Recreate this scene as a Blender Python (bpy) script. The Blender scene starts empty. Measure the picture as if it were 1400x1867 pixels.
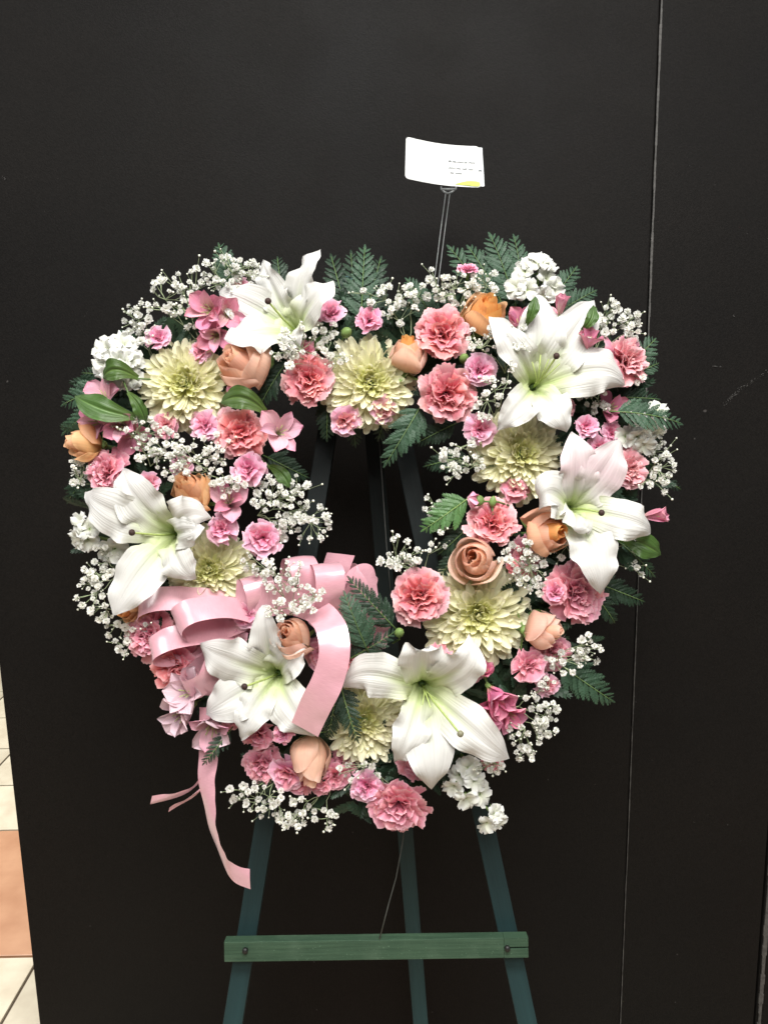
import bpy, bmesh, math, random
import numpy as np
from mathutils import Vector, Matrix

random.seed(7)
rng = np.random.default_rng(11)
SC = bpy.context.scene
COL = SC.collection
R = math.radians

# ------------------------------------------------------------------ camera
CAM_H = 1.57
PITCH = R(10.5)
ROLL = R(1.13)
FPX = 1465.0                      # focal length in pixels of the 1400 x 1867 photograph
fwd = Vector((0, math.cos(PITCH), -math.sin(PITCH)))
right0 = Vector((1, 0, 0))
up0 = right0.cross(fwd)
rt = right0 * math.cos(ROLL) - up0 * math.sin(ROLL)
up = right0 * math.sin(ROLL) + up0 * math.cos(ROLL)
tow = -fwd
cam_d = bpy.data.cameras.new('camera')
cam = bpy.data.objects.new('camera', cam_d)
COL.objects.link(cam)
m3 = Matrix((rt, up, tow)).transposed()
cam.matrix_world = Matrix.Translation((0, 0, CAM_H)) @ m3.to_4x4()
cam_d.sensor_fit = 'VERTICAL'
cam_d.sensor_height = 24
cam_d.lens = 24 * FPX / 1867
cam_d.clip_start = 0.02
cam_d.clip_end = 60
SC.camera = cam

# ------------------------------------------------------------------ world and lamps
SC.view_settings.view_transform = 'Standard'
SC.view_settings.look = 'None'
SC.view_settings.exposure = 0.0
SC.view_settings.gamma = 1
SC.render.film_transparent = False
w = bpy.data.worlds.new("World")
SC.world = w
w.use_nodes = True
bg = w.node_tree.nodes['Background']
bg.inputs[0].default_value = (0.95, 0.97, 1.0, 1)
bg.inputs[1].default_value = 0.09

def ceiling_or_added_lamp(x, y, z, sx, sy, power, col=(1, 0.98, 0.95), rx=0.0, ry=0.0):
    l = bpy.data.lights.new('ceiling_or_added_lamp', 'AREA')
    l.shape = 'RECTANGLE'; l.size = sx; l.size_y = sy; l.energy = power; l.color = col
    o = bpy.data.objects.new('ceiling_or_added_lamp', l)
    o.location = (x, y, z); o.rotation_euler = (rx, ry, 0)
    COL.objects.link(o)
    return o
# fluorescent fittings in the shop ceiling, over and behind the photographer; the last is added for the floor
ceiling_or_added_lamp(0.10, 0.02, 3.0, 1.2, 0.60, 84)
ceiling_or_added_lamp(0.10, -1.25, 3.0, 1.2, 1.20, 92)
ceiling_or_added_lamp(-1.9, 0.75, 3.0, 1.2, 0.60, 30)
ceiling_or_added_lamp(2.1, 0.75, 3.0, 1.2, 0.60, 30)
ceiling_or_added_lamp(-1.9, 3.1, 3.0, 1.2, 0.60, 130)  # added lamp beyond the boards, brightens the floor strip at the left

SC.cycles.max_bounces = 6
SC.cycles.diffuse_bounces = 3
SC.cycles.glossy_bounces = 2
SC.cycles.transmission_bounces = 4
SC.cycles.transparent_max_bounces = 6
SC.cycles.use_denoising = True
SC.cycles.sample_clamp_indirect = 4

# ------------------------------------------------------------------ placing
D0 = 1.15                         # distance of the wreath's middle plane along the lens axis
Q = 0.00076                       # metres per photograph pixel at the flowers

def P(x, y, wd=0.0):
    """point wd metres in front of the wreath's middle plane, seen at photograph pixel x, y"""
    d = D0 - wd
    return Vector((0, 0, CAM_H)) + fwd * d + rt * ((x - 700) / FPX * d) + up * (-(y - 933.5) / FPX * d)

def dirw(a, b, c=1.0):
    return (rt * a + up * b + tow * c).normalized()

def frame(axis, spin=0.0):
    z = axis.normalized()
    x = rt - z * rt.dot(z)
    if x.length < 0.05:
        x = up - z * up.dot(z)
    x.normalize()
    y = z.cross(x)
    M = Matrix((x, y, z)).transposed()
    return M @ Matrix.Rotation(spin, 3, 'Z')

# ------------------------------------------------------------------ objects
def link(o, parent=None):
    COL.objects.link(o)
    if parent is not None:
        o.parent = parent
    return o

def empty(name, loc, rot=None):
    o = bpy.data.objects.new(name, None)
    o.empty_display_size = 0.02
    M = Matrix.Translation(loc)
    if rot is not None:
        M = M @ rot.to_4x4()
    o.matrix_world = M
    return link(o)

def tag(o, label, cat, group=None):
    o['label'] = label
    o['category'] = cat
    o['kind'] = 'thing'
    if group: o['group'] = group
    return o

def mesh(name, V, F, mat=None, uv=None, smooth=True):
    me = bpy.data.meshes.new(name)
    me.from_pydata([tuple(v) for v in V], [], [tuple(f) for f in F])
    if mat is not None:
        for m in (mat if isinstance(mat, (list, tuple)) else [mat]):
            me.materials.append(m)
    if uv is not None:
        lay = me.uv_layers.new(name='UVMap')
        li = np.empty(len(me.loops), dtype=np.int32)
        me.loops.foreach_get('vertex_index', li)
        lay.data.foreach_set('uv', np.asarray(uv, dtype=np.float32)[li].ravel())
    if smooth:
        me.polygons.foreach_set('use_smooth', [True] * len(me.polygons))
    me.update()
    return me

def obj(name, me, parent=None, M=None):
    o = bpy.data.objects.new(name, me)
    if M is not None:
        o.matrix_local = M
    return link(o, parent)

def grid_faces(nu, nv, off=0):
    F = []
    for j in range(nv):
        for i in range(nu):
            a = off + j * (nu + 1) + i
            F.append((a, a + 1, a + nu + 2, a + nu + 1))
    return F

class MB:
    """collects shapes into one mesh"""
    def __init__(s): s.V = []; s.F = []; s.UV = []
    def add(s, V, F, uv=None):
        o = len(s.V); s.V += [tuple(v) for v in V]
        s.F += [tuple(i + o for i in f) for f in F]
        s.UV += [tuple(u) for u in uv] if uv is not None else [(0.5, 0.5)] * len(V)
    def tube(s, pts, r0, r1=None, n=5, cap=True):
        pts = [Vector(p) for p in pts]
        if r1 is None: r1 = r0
        V, F, U = [], [], []
        k = len(pts)
        prev = None
        for i, p in enumerate(pts):
            t = (pts[min(i + 1, k - 1)] - pts[max(i - 1, 0)])
            if t.length < 1e-9: t = Vector((0, 0, 1))
            t.normalize()
            if prev is None:
                a = t.orthogonal().normalized()
            else:
                a = (prev - t * prev.dot(t))
                a = a.normalized() if a.length > 1e-6 else t.orthogonal().normalized()
            prev = a
            b = t.cross(a)
            r = r0 + (r1 - r0) * i / max(1, k - 1)
            for j in range(n):
                th = 2 * math.pi * j / n
                V.append(p + (a * math.cos(th) + b * math.sin(th)) * r); U.append((j / n, i / max(1, k - 1)))
        for i in range(k - 1):
            for j in range(n):
                F.append((i * n + j, i * n + (j + 1) % n, (i + 1) * n + (j + 1) % n, (i + 1) * n + j))
        if cap:
            F.append(tuple(reversed(range(n)))); F.append(tuple((k - 1) * n + j for j in range(n)))
        s.add(V, F, U)
    def ball(s, c, r, n=6, m=4, sq=(1, 1, 1)):
        V, F = [], []
        c = Vector(c)
        V.append(c + Vector((0, 0, r * sq[2])))
        for i in range(1, m):
            th = math.pi * i / m
            for j in range(n):
                ph = 2 * math.pi * j / n
                V.append(c + Vector((r * sq[0] * math.sin(th) * math.cos(ph), r * sq[1] * math.sin(th) * math.sin(ph), r * sq[2] * math.cos(th))))
        V.append(c - Vector((0, 0, r * sq[2])))
        for j in range(n):
            F.append((0, 1 + j, 1 + (j + 1) % n))
            for i in range(m - 2):
                a = 1 + i * n
                F.append((a + j, a + n + j, a + n + (j + 1) % n, a + (j + 1) % n))
            a = 1 + (m - 2) * n
            F.append((a + j, len(V) - 1, a + (j + 1) % n))
        s.add(V, F)
    def build(s, name, mat, smooth=True):
        return mesh(name, s.V, s.F, mat, s.UV, smooth)

# ------------------------------------------------------------------ materials
def new_mat(name):
    m = bpy.data.materials.new(name); m.use_nodes = True
    nt = m.node_tree
    return m, nt, nt.nodes['Principled BSDF'], nt.nodes['Material Output']

def ramp(nt, stops):
    r = nt.nodes.new('ShaderNodeValToRGB')
    while len(r.color_ramp.elements) < len(stops):
        r.color_ramp.elements.new(0.5)
    for e, (p, c) in zip(r.color_ramp.elements, stops):
        e.position = p; e.color = (*c, 1)
    return r

def petal_mat(name, stops, tr=0.25, rough=0.55, var=0.12, mott=0.10, vein=0.25, mid=None, streak=None, edge=None, hue=0.012):
    """colour runs from the base (v = 0) to the tip (v = 1) of each petal; fine veins run along it"""
    m, nt, b, out = new_mat(name)
    N, L = nt.nodes, nt.links
    uv = N.new('ShaderNodeUVMap')
    sp = N.new('ShaderNodeSeparateXYZ'); L.new(uv.outputs[0], sp.inputs[0])
    rp = ramp(nt, stops); L.new(sp.outputs[1], rp.inputs[0])
    col = rp.outputs[0]
    oi = N.new('ShaderNodeObjectInfo')
    if mid is not None:                       # tinted mid rib: (colour, width, strength, v-fade)
        c, wd, st, fade = mid
        a = N.new('ShaderNodeMath'); a.operation = 'SUBTRACT'; a.inputs[1].default_value = 0.5; L.new(sp.outputs[0], a.inputs[0])
        a2 = N.new('ShaderNodeMath'); a2.operation = 'ABSOLUTE'; L.new(a.outputs[0], a2.inputs[0])
        mr = N.new('ShaderNodeMapRange'); mr.inputs[1].default_value = 0; mr.inputs[2].default_value = wd
        mr.inputs[3].default_value = st; mr.inputs[4].default_value = 0; L.new(a2.outputs[0], mr.inputs[0])
        fd = N.new('ShaderNodeMapRange'); fd.inputs[1].default_value = fade[0]; fd.inputs[2].default_value = fade[1]
        fd.inputs[3].default_value = 1; fd.inputs[4].default_value = 0; L.new(sp.outputs[1], fd.inputs[0])
        mu = N.new('ShaderNodeMath'); mu.operation = 'MULTIPLY'; L.new(mr.outputs[0], mu.inputs[0]); L.new(fd.outputs[0], mu.inputs[1])
        mx = N.new('ShaderNodeMixRGB'); mx.inputs[2].default_value = (*c, 1); L.new(mu.outputs[0], mx.inputs[0]); L.new(col, mx.inputs[1])
        col = mx.outputs[0]
    mp = N.new('ShaderNodeMapping'); L.new(uv.outputs[0], mp.inputs[0]); mp.inputs[3].default_value = (26, 1.6, 1)
    ad = N.new('ShaderNodeVectorMath'); ad.operation = 'ADD'; L.new(mp.outputs[0], ad.inputs[0])
    rv = N.new('ShaderNodeCombineXYZ'); L.new(oi.outputs['Random'], rv.inputs[2])
    sc = N.new('ShaderNodeVectorMath'); sc.operation = 'SCALE'; sc.inputs['Scale'].default_value = 37; L.new(rv.outputs[0], sc.inputs[0])
    L.new(sc.outputs[0], ad.inputs[1])
    nz = N.new('ShaderNodeTexNoise'); nz.inputs['Scale'].default_value = 1.0; nz.inputs['Detail'].default_value = 3; L.new(ad.outputs[0], nz.inputs[0])
    mp2 = N.new('ShaderNodeMapping'); L.new(uv.outputs[0], mp2.inputs[0]); mp2.inputs[3].default_value = (3, 3, 1)
    nz2 = N.new('ShaderNodeTexNoise'); nz2.inputs['Scale'].default_value = 1.3; nz2.inputs['Detail'].default_value = 4
    ad2 = N.new('ShaderNodeVectorMath'); ad2.operation = 'ADD'; L.new(mp2.outputs[0], ad2.inputs[0]); L.new(sc.outputs[0], ad2.inputs[1]); L.new(ad2.outputs[0], nz2.inputs[0])
    if streak is not None:                    # dashes along the petal
        mp3 = N.new('ShaderNodeMapping'); L.new(uv.outputs[0], mp3.inputs[0]); mp3.inputs[3].default_value = (16, 4.0, 1)
        ns = N.new('ShaderNodeTexNoise'); ns.inputs['Scale'].default_value = 1.0; ns.inputs['Detail'].default_value = 1
        ad3 = N.new('ShaderNodeVectorMath'); ad3.operation = 'ADD'; L.new(mp3.outputs[0], ad3.inputs[0]); L.new(sc.outputs[0], ad3.inputs[1]); L.new(ad3.outputs[0], ns.inputs[0])
        rs = ramp(nt, [(0.60, (0, 0, 0)), (0.66, (1, 1, 1))]); L.new(ns.outputs[0], rs.inputs[0])
        fd = N.new('ShaderNodeMapRange'); fd.inputs[1].default_value = 0.75; fd.inputs[2].default_value = 0.4
        fd.inputs[3].default_value = 0; fd.inputs[4].default_value = 0.8; L.new(sp.outputs[1], fd.inputs[0])
        mu = N.new('ShaderNodeMath'); mu.operation = 'MULTIPLY'; L.new(rs.outputs[0], mu.inputs[0]); L.new(fd.outputs[0], mu.inputs[1])
        mx = N.new('ShaderNodeMixRGB'); mx.inputs[2].default_value = (*streak, 1); L.new(mu.outputs[0], mx.inputs[0]); L.new(col, mx.inputs[1])
        col = mx.outputs[0]
    if edge is not None:                      # irregular blush / bruise near the margins
        c, st = edge
        re = ramp(nt, [(0.52, (0, 0, 0)), (0.74, (st, st, st))]); L.new(nz2.outputs[0], re.inputs[0])
        mx = N.new('ShaderNodeMixRGB'); mx.inputs[2].default_value = (*c, 1); L.new(re.outputs[0], mx.inputs[0]); L.new(col, mx.inputs[1])
        col = mx.outputs[0]
    hs = N.new('ShaderNodeHueSaturation'); L.new(col, hs.inputs['Color'])
    # value: veins + mottle + a little per petal
    v1 = N.new('ShaderNodeMapRange'); v1.inputs[1].default_value = 0.3; v1.inputs[2].default_value = 0.7
    v1.inputs[3].default_value = 1 - mott; v1.inputs[4].default_value = 1 + mott * 0.5; L.new(nz.outputs[0], v1.inputs[0])
    v2 = N.new('ShaderNodeMapRange'); v2.inputs[3].default_value = 1 - var; v2.inputs[4].default_value = 1 + var * 0.4; L.new(oi.outputs['Random'], v2.inputs[0])
    vm = N.new('ShaderNodeMath'); vm.operation = 'MULTIPLY'; L.new(v1.outputs[0], vm.inputs[0]); L.new(v2.outputs[0], vm.inputs[1])
    L.new(vm.outputs[0], hs.inputs['Value'])
    h2 = N.new('ShaderNodeMapRange'); h2.inputs[3].default_value = 0.5 - hue; h2.inputs[4].default_value = 0.5 + hue; L.new(oi.outputs['Random'], h2.inputs[0])
    L.new(h2.outputs[0], hs.inputs['Hue'])
    L.new(hs.outputs[0], b.inputs['Base Color'])
    b.inputs['Roughness'].default_value = rough
    b.inputs['Specular IOR Level'].default_value = 0.3
    bp = N.new('ShaderNodeBump'); bp.inputs['Strength'].default_value = vein; bp.inputs['Distance'].default_value = 0.0012
    L.new(nz.outputs[0], bp.inputs['Height']); L.new(bp.outputs[0], b.inputs['Normal'])
    ts = N.new('ShaderNodeBsdfTranslucent'); L.new(hs.outputs[0], ts.inputs[0])
    mix = N.new('ShaderNodeMixShader'); mix.inputs[0].default_value = tr
    L.new(b.outputs[0], mix.inputs[1]); L.new(ts.outputs[0], mix.inputs[2]); L.new(mix.outputs[0], out.inputs[0])
    return m

def plain_mat(name, c, rough=0.5, mott=0.15, scale=60, bump=0.15, c2=None, spec=0.4, det=4, stretch=(1, 1, 1), tr=0.0):
    m, nt, b, out = new_mat(name)
    N, L = nt.nodes, nt.links
    tc = N.new('ShaderNodeTexCoord')
    mp = N.new('ShaderNodeMapping'); mp.inputs[3].default_value = stretch; L.new(tc.outputs['Object'], mp.inputs[0])
    nz = N.new('ShaderNodeTexNoise'); nz.inputs['Scale'].default_value = scale; nz.inputs['Detail'].default_value = det; L.new(mp.outputs[0], nz.inputs[0])
    c2 = c2 or tuple(x * (1 - 2 * mott) for x in c)
    rp = ramp(nt, [(0.3, c2), (0.7, c)]); L.new(nz.outputs[0], rp.inputs[0])
    oi = N.new('ShaderNodeObjectInfo')
    v2 = N.new('ShaderNodeMapRange'); v2.inputs[3].default_value = 0.82; v2.inputs[4].default_value = 1.12; L.new(oi.outputs['Random'], v2.inputs[0])
    hs = N.new('ShaderNodeHueSaturation'); L.new(rp.outputs[0], hs.inputs['Color']); L.new(v2.outputs[0], hs.inputs['Value'])
    L.new(hs.outputs[0], b.inputs['Base Color'])
    b.inputs['Roughness'].default_value = rough
    b.inputs['Specular IOR Level'].default_value = spec
    if bump:
        bp = N.new('ShaderNodeBump'); bp.inputs['Strength'].default_value = bump; bp.inputs['Distance'].default_value = 0.001
        L.new(nz.outputs[0], bp.inputs['Height']); L.new(bp.outputs[0], b.inputs['Normal'])
    if tr:
        ts = N.new('ShaderNodeBsdfTranslucent'); L.new(hs.outputs[0], ts.inputs[0])
        mix = N.new('ShaderNodeMixShader'); mix.inputs[0].default_value = tr
        L.new(b.outputs[0], mix.inputs[1]); L.new(ts.outputs[0], mix.inputs[2]); L.new(mix.outputs[0], out.inputs[0])
    return m

M = {}
M['lily'] = petal_mat('lily_white', [(0.0, (0.42, 0.53, 0.16)), (0.24, (0.60, 0.66, 0.38)), (0.48, (0.63, 0.63, 0.59)), (1, (0.65, 0.645, 0.63))],
                      tr=0.22, rough=0.45, var=0.06, mott=0.09, vein=0.9, mid=((0.50, 0.61, 0.24), 0.16, 0.8, (0.2, 0.65)), hue=0.0)
M['lily_blush'] = petal_mat('lily_blush', [(0.0, (0.46, 0.55, 0.20)), (0.18, (0.66, 0.70, 0.46)), (0.36, (0.63, 0.61, 0.575)), (0.6, (0.64, 0.51, 0.53)), (0.85, (0.65, 0.575, 0.575)), (1, (0.65, 0.63, 0.615))],
                            tr=0.22, rough=0.45, var=0.06, mott=0.09, vein=0.9, mid=((0.52, 0.62, 0.26), 0.13, 0.7, (0.15, 0.5)), hue=0.0)
M['mum'] = petal_mat('chrysanthemum_cream', [(0, (0.90, 0.88, 0.58)), (0.45, (0.93, 0.905, 0.60)), (1, (0.94, 0.92, 0.70))], tr=0.42, rough=0.5, var=0.12, mott=0.05, vein=0.3, hue=0.008)
M['mum_in'] = petal_mat('chrysanthemum_heart', [(0, (0.78, 0.78, 0.26)), (0.6, (0.88, 0.87, 0.44)), (1, (0.91, 0.89, 0.62))], tr=0.42, rough=0.5, var=0.15, mott=0.05, vein=0.3, hue=0.01)
M['carn'] = petal_mat('carnation_salmon', [(0, (0.70, 0.16, 0.16)), (0.55, (0.85, 0.215, 0.245)), (0.88, (0.87, 0.29, 0.32)), (1, (0.89, 0.48, 0.49))], tr=0.32, rough=0.6, var=0.12, mott=0.10, vein=0.5)
M['carn_pale'] = petal_mat('carnation_salmon_outer', [(0, (0.76, 0.27, 0.27)), (0.5, (0.87, 0.33, 0.36)), (0.9, (0.88, 0.43, 0.46)), (1, (0.90, 0.60, 0.61))], tr=0.32, rough=0.6, var=0.10, mott=0.10, vein=0.5)
M['rosy'] = petal_mat('carnation_rose_pink', [(0, (0.70, 0.20, 0.25)), (0.5, (0.84, 0.275, 0.36)), (0.9, (0.86, 0.36, 0.45)), (1, (0.88, 0.54, 0.60))], tr=0.32, rough=0.6, var=0.12, mott=0.10, vein=0.5)
M['mini_in'] = petal_mat('mini_carnation_pink', [(0, (0.74, 0.14, 0.27)), (0.5, (0.86, 0.25, 0.41)), (0.9, (0.87, 0.38, 0.53)), (1, (0.89, 0.57, 0.68))], tr=0.32, rough=0.6, var=0.12, mott=0.08, vein=0.5)
M['mini'] = petal_mat('mini_carnation_outer', [(0, (0.78, 0.24, 0.40)), (0.45, (0.87, 0.38, 0.54)), (0.9, (0.88, 0.50, 0.64)), (1, (0.90, 0.64, 0.72))], tr=0.32, rough=0.6, var=0.10, mott=0.08, vein=0.5)
M['rose'] = petal_mat('rose_peach', [(0, (0.78, 0.52, 0.32)), (0.4, (0.91, 0.56, 0.39)), (0.85, (0.92, 0.58, 0.42)), (1, (0.93, 0.64, 0.51))], tr=0.55, rough=0.5, var=0.08, mott=0.07, vein=0.3)
M['rose_pale'] = petal_mat('rose_pale_peach', [(0, (0.76, 0.55, 0.36)), (0.4, (0.92, 0.63, 0.48)), (0.85, (0.93, 0.66, 0.53)), (1, (0.94, 0.70, 0.59))], tr=0.55, rough=0.5, var=0.08, mott=0.07, vein=0.3, edge=((0.78, 0.38, 0.30), 0.3))
M['rose_in'] = petal_mat('rose_apricot_heart', [(0, (0.88, 0.52, 0.32)), (0.6, (0.92, 0.55, 0.37)), (1, (0.93, 0.62, 0.46))], tr=0.58, rough=0.5, var=0.10, mott=0.07, vein=0.3)
M['rose_orange'] = petal_mat('rose_orange', [(0, (0.66, 0.40, 0.14)), (0.5, (0.89, 0.42, 0.11)), (1, (0.90, 0.49, 0.18))], tr=0.48, rough=0.5, var=0.08, mott=0.07, vein=0.3)
M['rose_apricot'] = petal_mat('rose_apricot', [(0, (0.62, 0.42, 0.18)), (0.5, (0.87, 0.50, 0.25)), (1, (0.88, 0.57, 0.34))], tr=0.48, rough=0.5, var=0.08, mott=0.07, vein=0.3)
M['alst'] = petal_mat('alstroemeria_pink', [(0, (0.68, 0.50, 0.44)), (0.3, (0.72, 0.32, 0.42)), (0.8, (0.72, 0.27, 0.40)), (1, (0.70, 0.33, 0.40))], tr=0.25, rough=0.5, var=0.12, mott=0.12, vein=0.5)
M['alst_in'] = petal_mat('alstroemeria_streaked', [(0, (0.76, 0.62, 0.40)), (0.4, (0.80, 0.54, 0.52)), (0.8, (0.76, 0.38, 0.48)), (1, (0.72, 0.28, 0.40))], tr=0.25, rough=0.5, var=0.10, mott=0.08, vein=0.4, streak=(0.24, 0.02, 0.05))
M['alst_pale'] = petal_mat('alstroemeria_pale', [(0, (0.78, 0.62, 0.58)), (0.4, (0.80, 0.50, 0.56)), (0.85, (0.78, 0.44, 0.53)), (1, (0.74, 0.33, 0.44))], tr=0.28, rough=0.5, var=0.10, mott=0.10, vein=0.4)
M['hot'] = petal_mat('stock_rose_pink', [(0, (0.60, 0.42, 0.26)), (0.25, (0.72, 0.20, 0.34)), (0.8, (0.74, 0.22, 0.36)), (1, (0.80, 0.40, 0.50))], tr=0.25, rough=0.55, var=0.12, mott=0.12, vein=0.5)
M['lilac'] = petal_mat('stock_pale_lilac', [(0, (0.52, 0.40, 0.36)), (0.3, (0.68, 0.46, 0.52)), (1, (0.76, 0.58, 0.64))], tr=0.25, rough=0.55, var=0.12, mott=0.12, vein=0.5)
M['white'] = petal_mat('stock_white', [(0, (0.55, 0.62, 0.30)), (0.25, (0.70, 0.72, 0.58)), (1, (0.74, 0.74, 0.72))], tr=0.28, rough=0.55, var=0.06, mott=0.06, vein=0.4, hue=0)
M['breath'] = petal_mat('babys_breath_white', [(0, (0.70, 0.73, 0.54)), (0.3, (0.87, 0.87, 0.81)), (1, (0.90, 0.90, 0.87))], tr=0.46, rough=0.6, var=0.10, mott=0.03, vein=0.1, hue=0)
M['breath_stem'] = plain_mat('babys_breath_stem', (0.30, 0.36, 0.21), rough=0.6, scale=200)
M['bud'] = plain_mat('bud_white', (0.74, 0.75, 0.64), rough=0.6, scale=300, mott=0.1)
M['stem'] = plain_mat('stem_green', (0.10, 0.17, 0.05), rough=0.5, scale=120)
M['calyx'] = plain_mat('calyx_green', (0.20, 0.31, 0.09), rough=0.5, scale=120, tr=0.1)
M['fern'] = plain_mat('fern_green', (0.046, 0.096, 0.055), rough=0.5, scale=140, mott=0.2, tr=0.1, spec=0.3)
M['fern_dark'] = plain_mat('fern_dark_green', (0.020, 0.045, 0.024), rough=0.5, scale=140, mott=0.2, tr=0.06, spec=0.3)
M['fern_bright'] = plain_mat('fern_bright_green', (0.10, 0.22, 0.07), rough=0.42, scale=140, mott=0.2, tr=0.15, spec=0.5)
M['leaf'] = petal_mat('broad_leaf', [(0, (0.075, 0.125, 0.028)), (0.5, (0.058, 0.115, 0.026)), (1, (0.05, 0.095, 0.026))], tr=0.10, rough=0.38, var=0.15, mott=0.25, vein=0.5, mid=((0.14, 0.24, 0.06), 0.05, 0.7, (0.8, 1.0)))
M['foam'] = plain_mat('floral_foam', (0.022, 0.040, 0.020), rough=0.9, scale=300, mott=0.3, bump=0.5, spec=0.1)
M['anther'] = plain_mat('anther_brown', (0.035, 0.014, 0.010), rough=0.7, scale=400)
M['stigma'] = plain_mat('stigma_grey', (0.20, 0.19, 0.12), rough=0.5, scale=300)
M['filament'] = plain_mat('filament_green', (0.50, 0.62, 0.20), rough=0.45, scale=200, mott=0.1, tr=0.2)

def satin():
    m, nt, b, out = new_mat('ribbon_satin_pink')
    N, L = nt.nodes, nt.links
    uv = N.new('ShaderNodeUVMap')
    mp = N.new('ShaderNodeMapping'); mp.inputs[3].default_value = (4, 420, 1); L.new(uv.outputs[0], mp.inputs[0])
    nz = N.new('ShaderNodeTexNoise'); nz.inputs['Scale'].default_value = 1; nz.inputs['Detail'].default_value = 2; L.new(mp.outputs[0], nz.inputs[0])
    rp = ramp(nt, [(0.35, (0.65, 0.33, 0.39)), (0.65, (0.72, 0.39, 0.45))]); L.new(nz.outputs[0], rp.inputs[0])
    L.new(rp.outputs[0], b.inputs['Base Color'])
    b.inputs['Roughness'].default_value = 0.3
    b.inputs['Specular IOR Level'].default_value = 1.0
    b.inputs['Coat Weight'].default_value = 0.8
    b.inputs['Coat Roughness'].default_value = 0.2
    b.inputs['Sheen Weight'].default_value = 0.25
    bp = N.new('ShaderNodeBump'); bp.inputs['Strength'].default_value = 0.08; bp.inputs['Distance'].default_value = 0.0005
    L.new(nz.outputs[0], bp.inputs['Height']); L.new(bp.outputs[0], b.inputs['Normal'])
    ts = N.new('ShaderNodeBsdfTranslucent'); L.new(rp.outputs[0], ts.inputs[0])
    mix = N.new('ShaderNodeMixShader'); mix.inputs[0].default_value = 0.22
    L.new(b.outputs[0], mix.inputs[1]); L.new(ts.outputs[0], mix.inputs[2]); L.new(mix.outputs[0], out.inputs[0])
    return m
M['satin'] = satin()

def board_mat():
    m, nt, b, out = new_mat('board_black')
    N, L = nt.nodes, nt.links
    tc = N.new('ShaderNodeTexCoord')
    n1 = N.new('ShaderNodeTexNoise'); n1.inputs['Scale'].default_value = 420; n1.inputs['Detail'].default_value = 3; L.new(tc.outputs['Object'], n1.inputs[0])
    n2 = N.new('ShaderNodeTexNoise'); n2.inputs['Scale'].default_value = 3.2; n2.inputs['Detail'].default_value = 5; L.new(tc.outputs['Object'], n2.inputs[0])
    r1 = ramp(nt, [(0.3, (0.0046, 0.0043, 0.0040)), (0.7, (0.0088, 0.0082, 0.0077))]); L.new(n1.outputs[0], r1.inputs[0])
    r2 = ramp(nt, [(0.3, (0.84, 0.84, 0.86)), (0.7, (1.14, 1.08, 1.02))]); L.new(n2.outputs[0], r2.inputs[0])
    mx = N.new('ShaderNodeMixRGB'); mx.blend_type = 'MULTIPLY'; mx.inputs[0].default_value = 1
    L.new(r1.outputs[0], mx.inputs[1]); L.new(r2.outputs[0], mx.inputs[2])
    # sparse pale specks and nicks
    n3 = N.new('ShaderNodeTexNoise'); n3.inputs['Scale'].default_value = 55; n3.inputs['Detail'].default_value = 2; L.new(tc.outputs['Object'], n3.inputs[0])
    r3 = ramp(nt, [(0.765, (0, 0, 0)), (0.79, (0.5, 0.5, 0.5))]); L.new(n3.outputs[0], r3.inputs[0])
    mx2 = N.new('ShaderNodeMixRGB'); L.new(r3.outputs[0], mx2.inputs[0]); L.new(mx.outputs[0], mx2.inputs[1]); mx2.inputs[2].default_value = (0.09, 0.085, 0.08, 1)
    L.new(mx2.outputs[0], b.inputs['Base Color'])
    b.inputs['Roughness'].default_value = 0.6
    b.inputs['Specular IOR Level'].default_value = 0.10
    n5 = N.new('ShaderNodeTexNoise'); n5.inputs['Scale'].default_value = 6.5; n5.inputs['Detail'].default_value = 7; L.new(tc.outputs['Object'], n5.inputs[0])
    rr = N.new('ShaderNodeMapRange'); rr.inputs[1].default_value = .35; rr.inputs[2].default_value = .65; rr.inputs[3].default_value = .57; rr.inputs[4].default_value = .64; L.new(n5.outputs[0], rr.inputs[0]); L.new(rr.outputs[0], b.inputs['Roughness'])
    bp = N.new('ShaderNodeBump'); bp.inputs['Strength'].default_value = 0.45; bp.inputs['Distance'].default_value = 0.0008
    L.new(n1.outputs[0], bp.inputs['Height']); L.new(bp.outputs[0], b.inputs['Normal'])
    return m
M['board'] = board_mat()
M['edge'] = plain_mat('worn_edge_grey', (0.10, 0.097, 0.092), c2=(0.05, 0.048, 0.045), rough=0.7, scale=160, bump=0.3)
M['seam'] = plain_mat('seam_grey', (0.10, 0.098, 0.092), c2=(0.035, 0.034, 0.032), rough=0.7, scale=90, bump=0.2)
M['easel_teal'] = plain_mat('easel_teal_paint', (0.013, 0.048, 0.050), c2=(0.008, 0.030, 0.033), rough=0.6, scale=60, bump=0.35, stretch=(1, 1, 0.08), spec=0.3)
M['easel_green'] = plain_mat('easel_green_paint', (0.050, 0.098, 0.056), c2=(0.030, 0.062, 0.036), rough=0.6, scale=60, bump=0.35, stretch=(0.08, 1, 1), spec=0.3)
M['scuff'] = plain_mat('scuff_grey', (0.060, 0.058, 0.055), rough=0.7, scale=200, bump=0)
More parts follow.
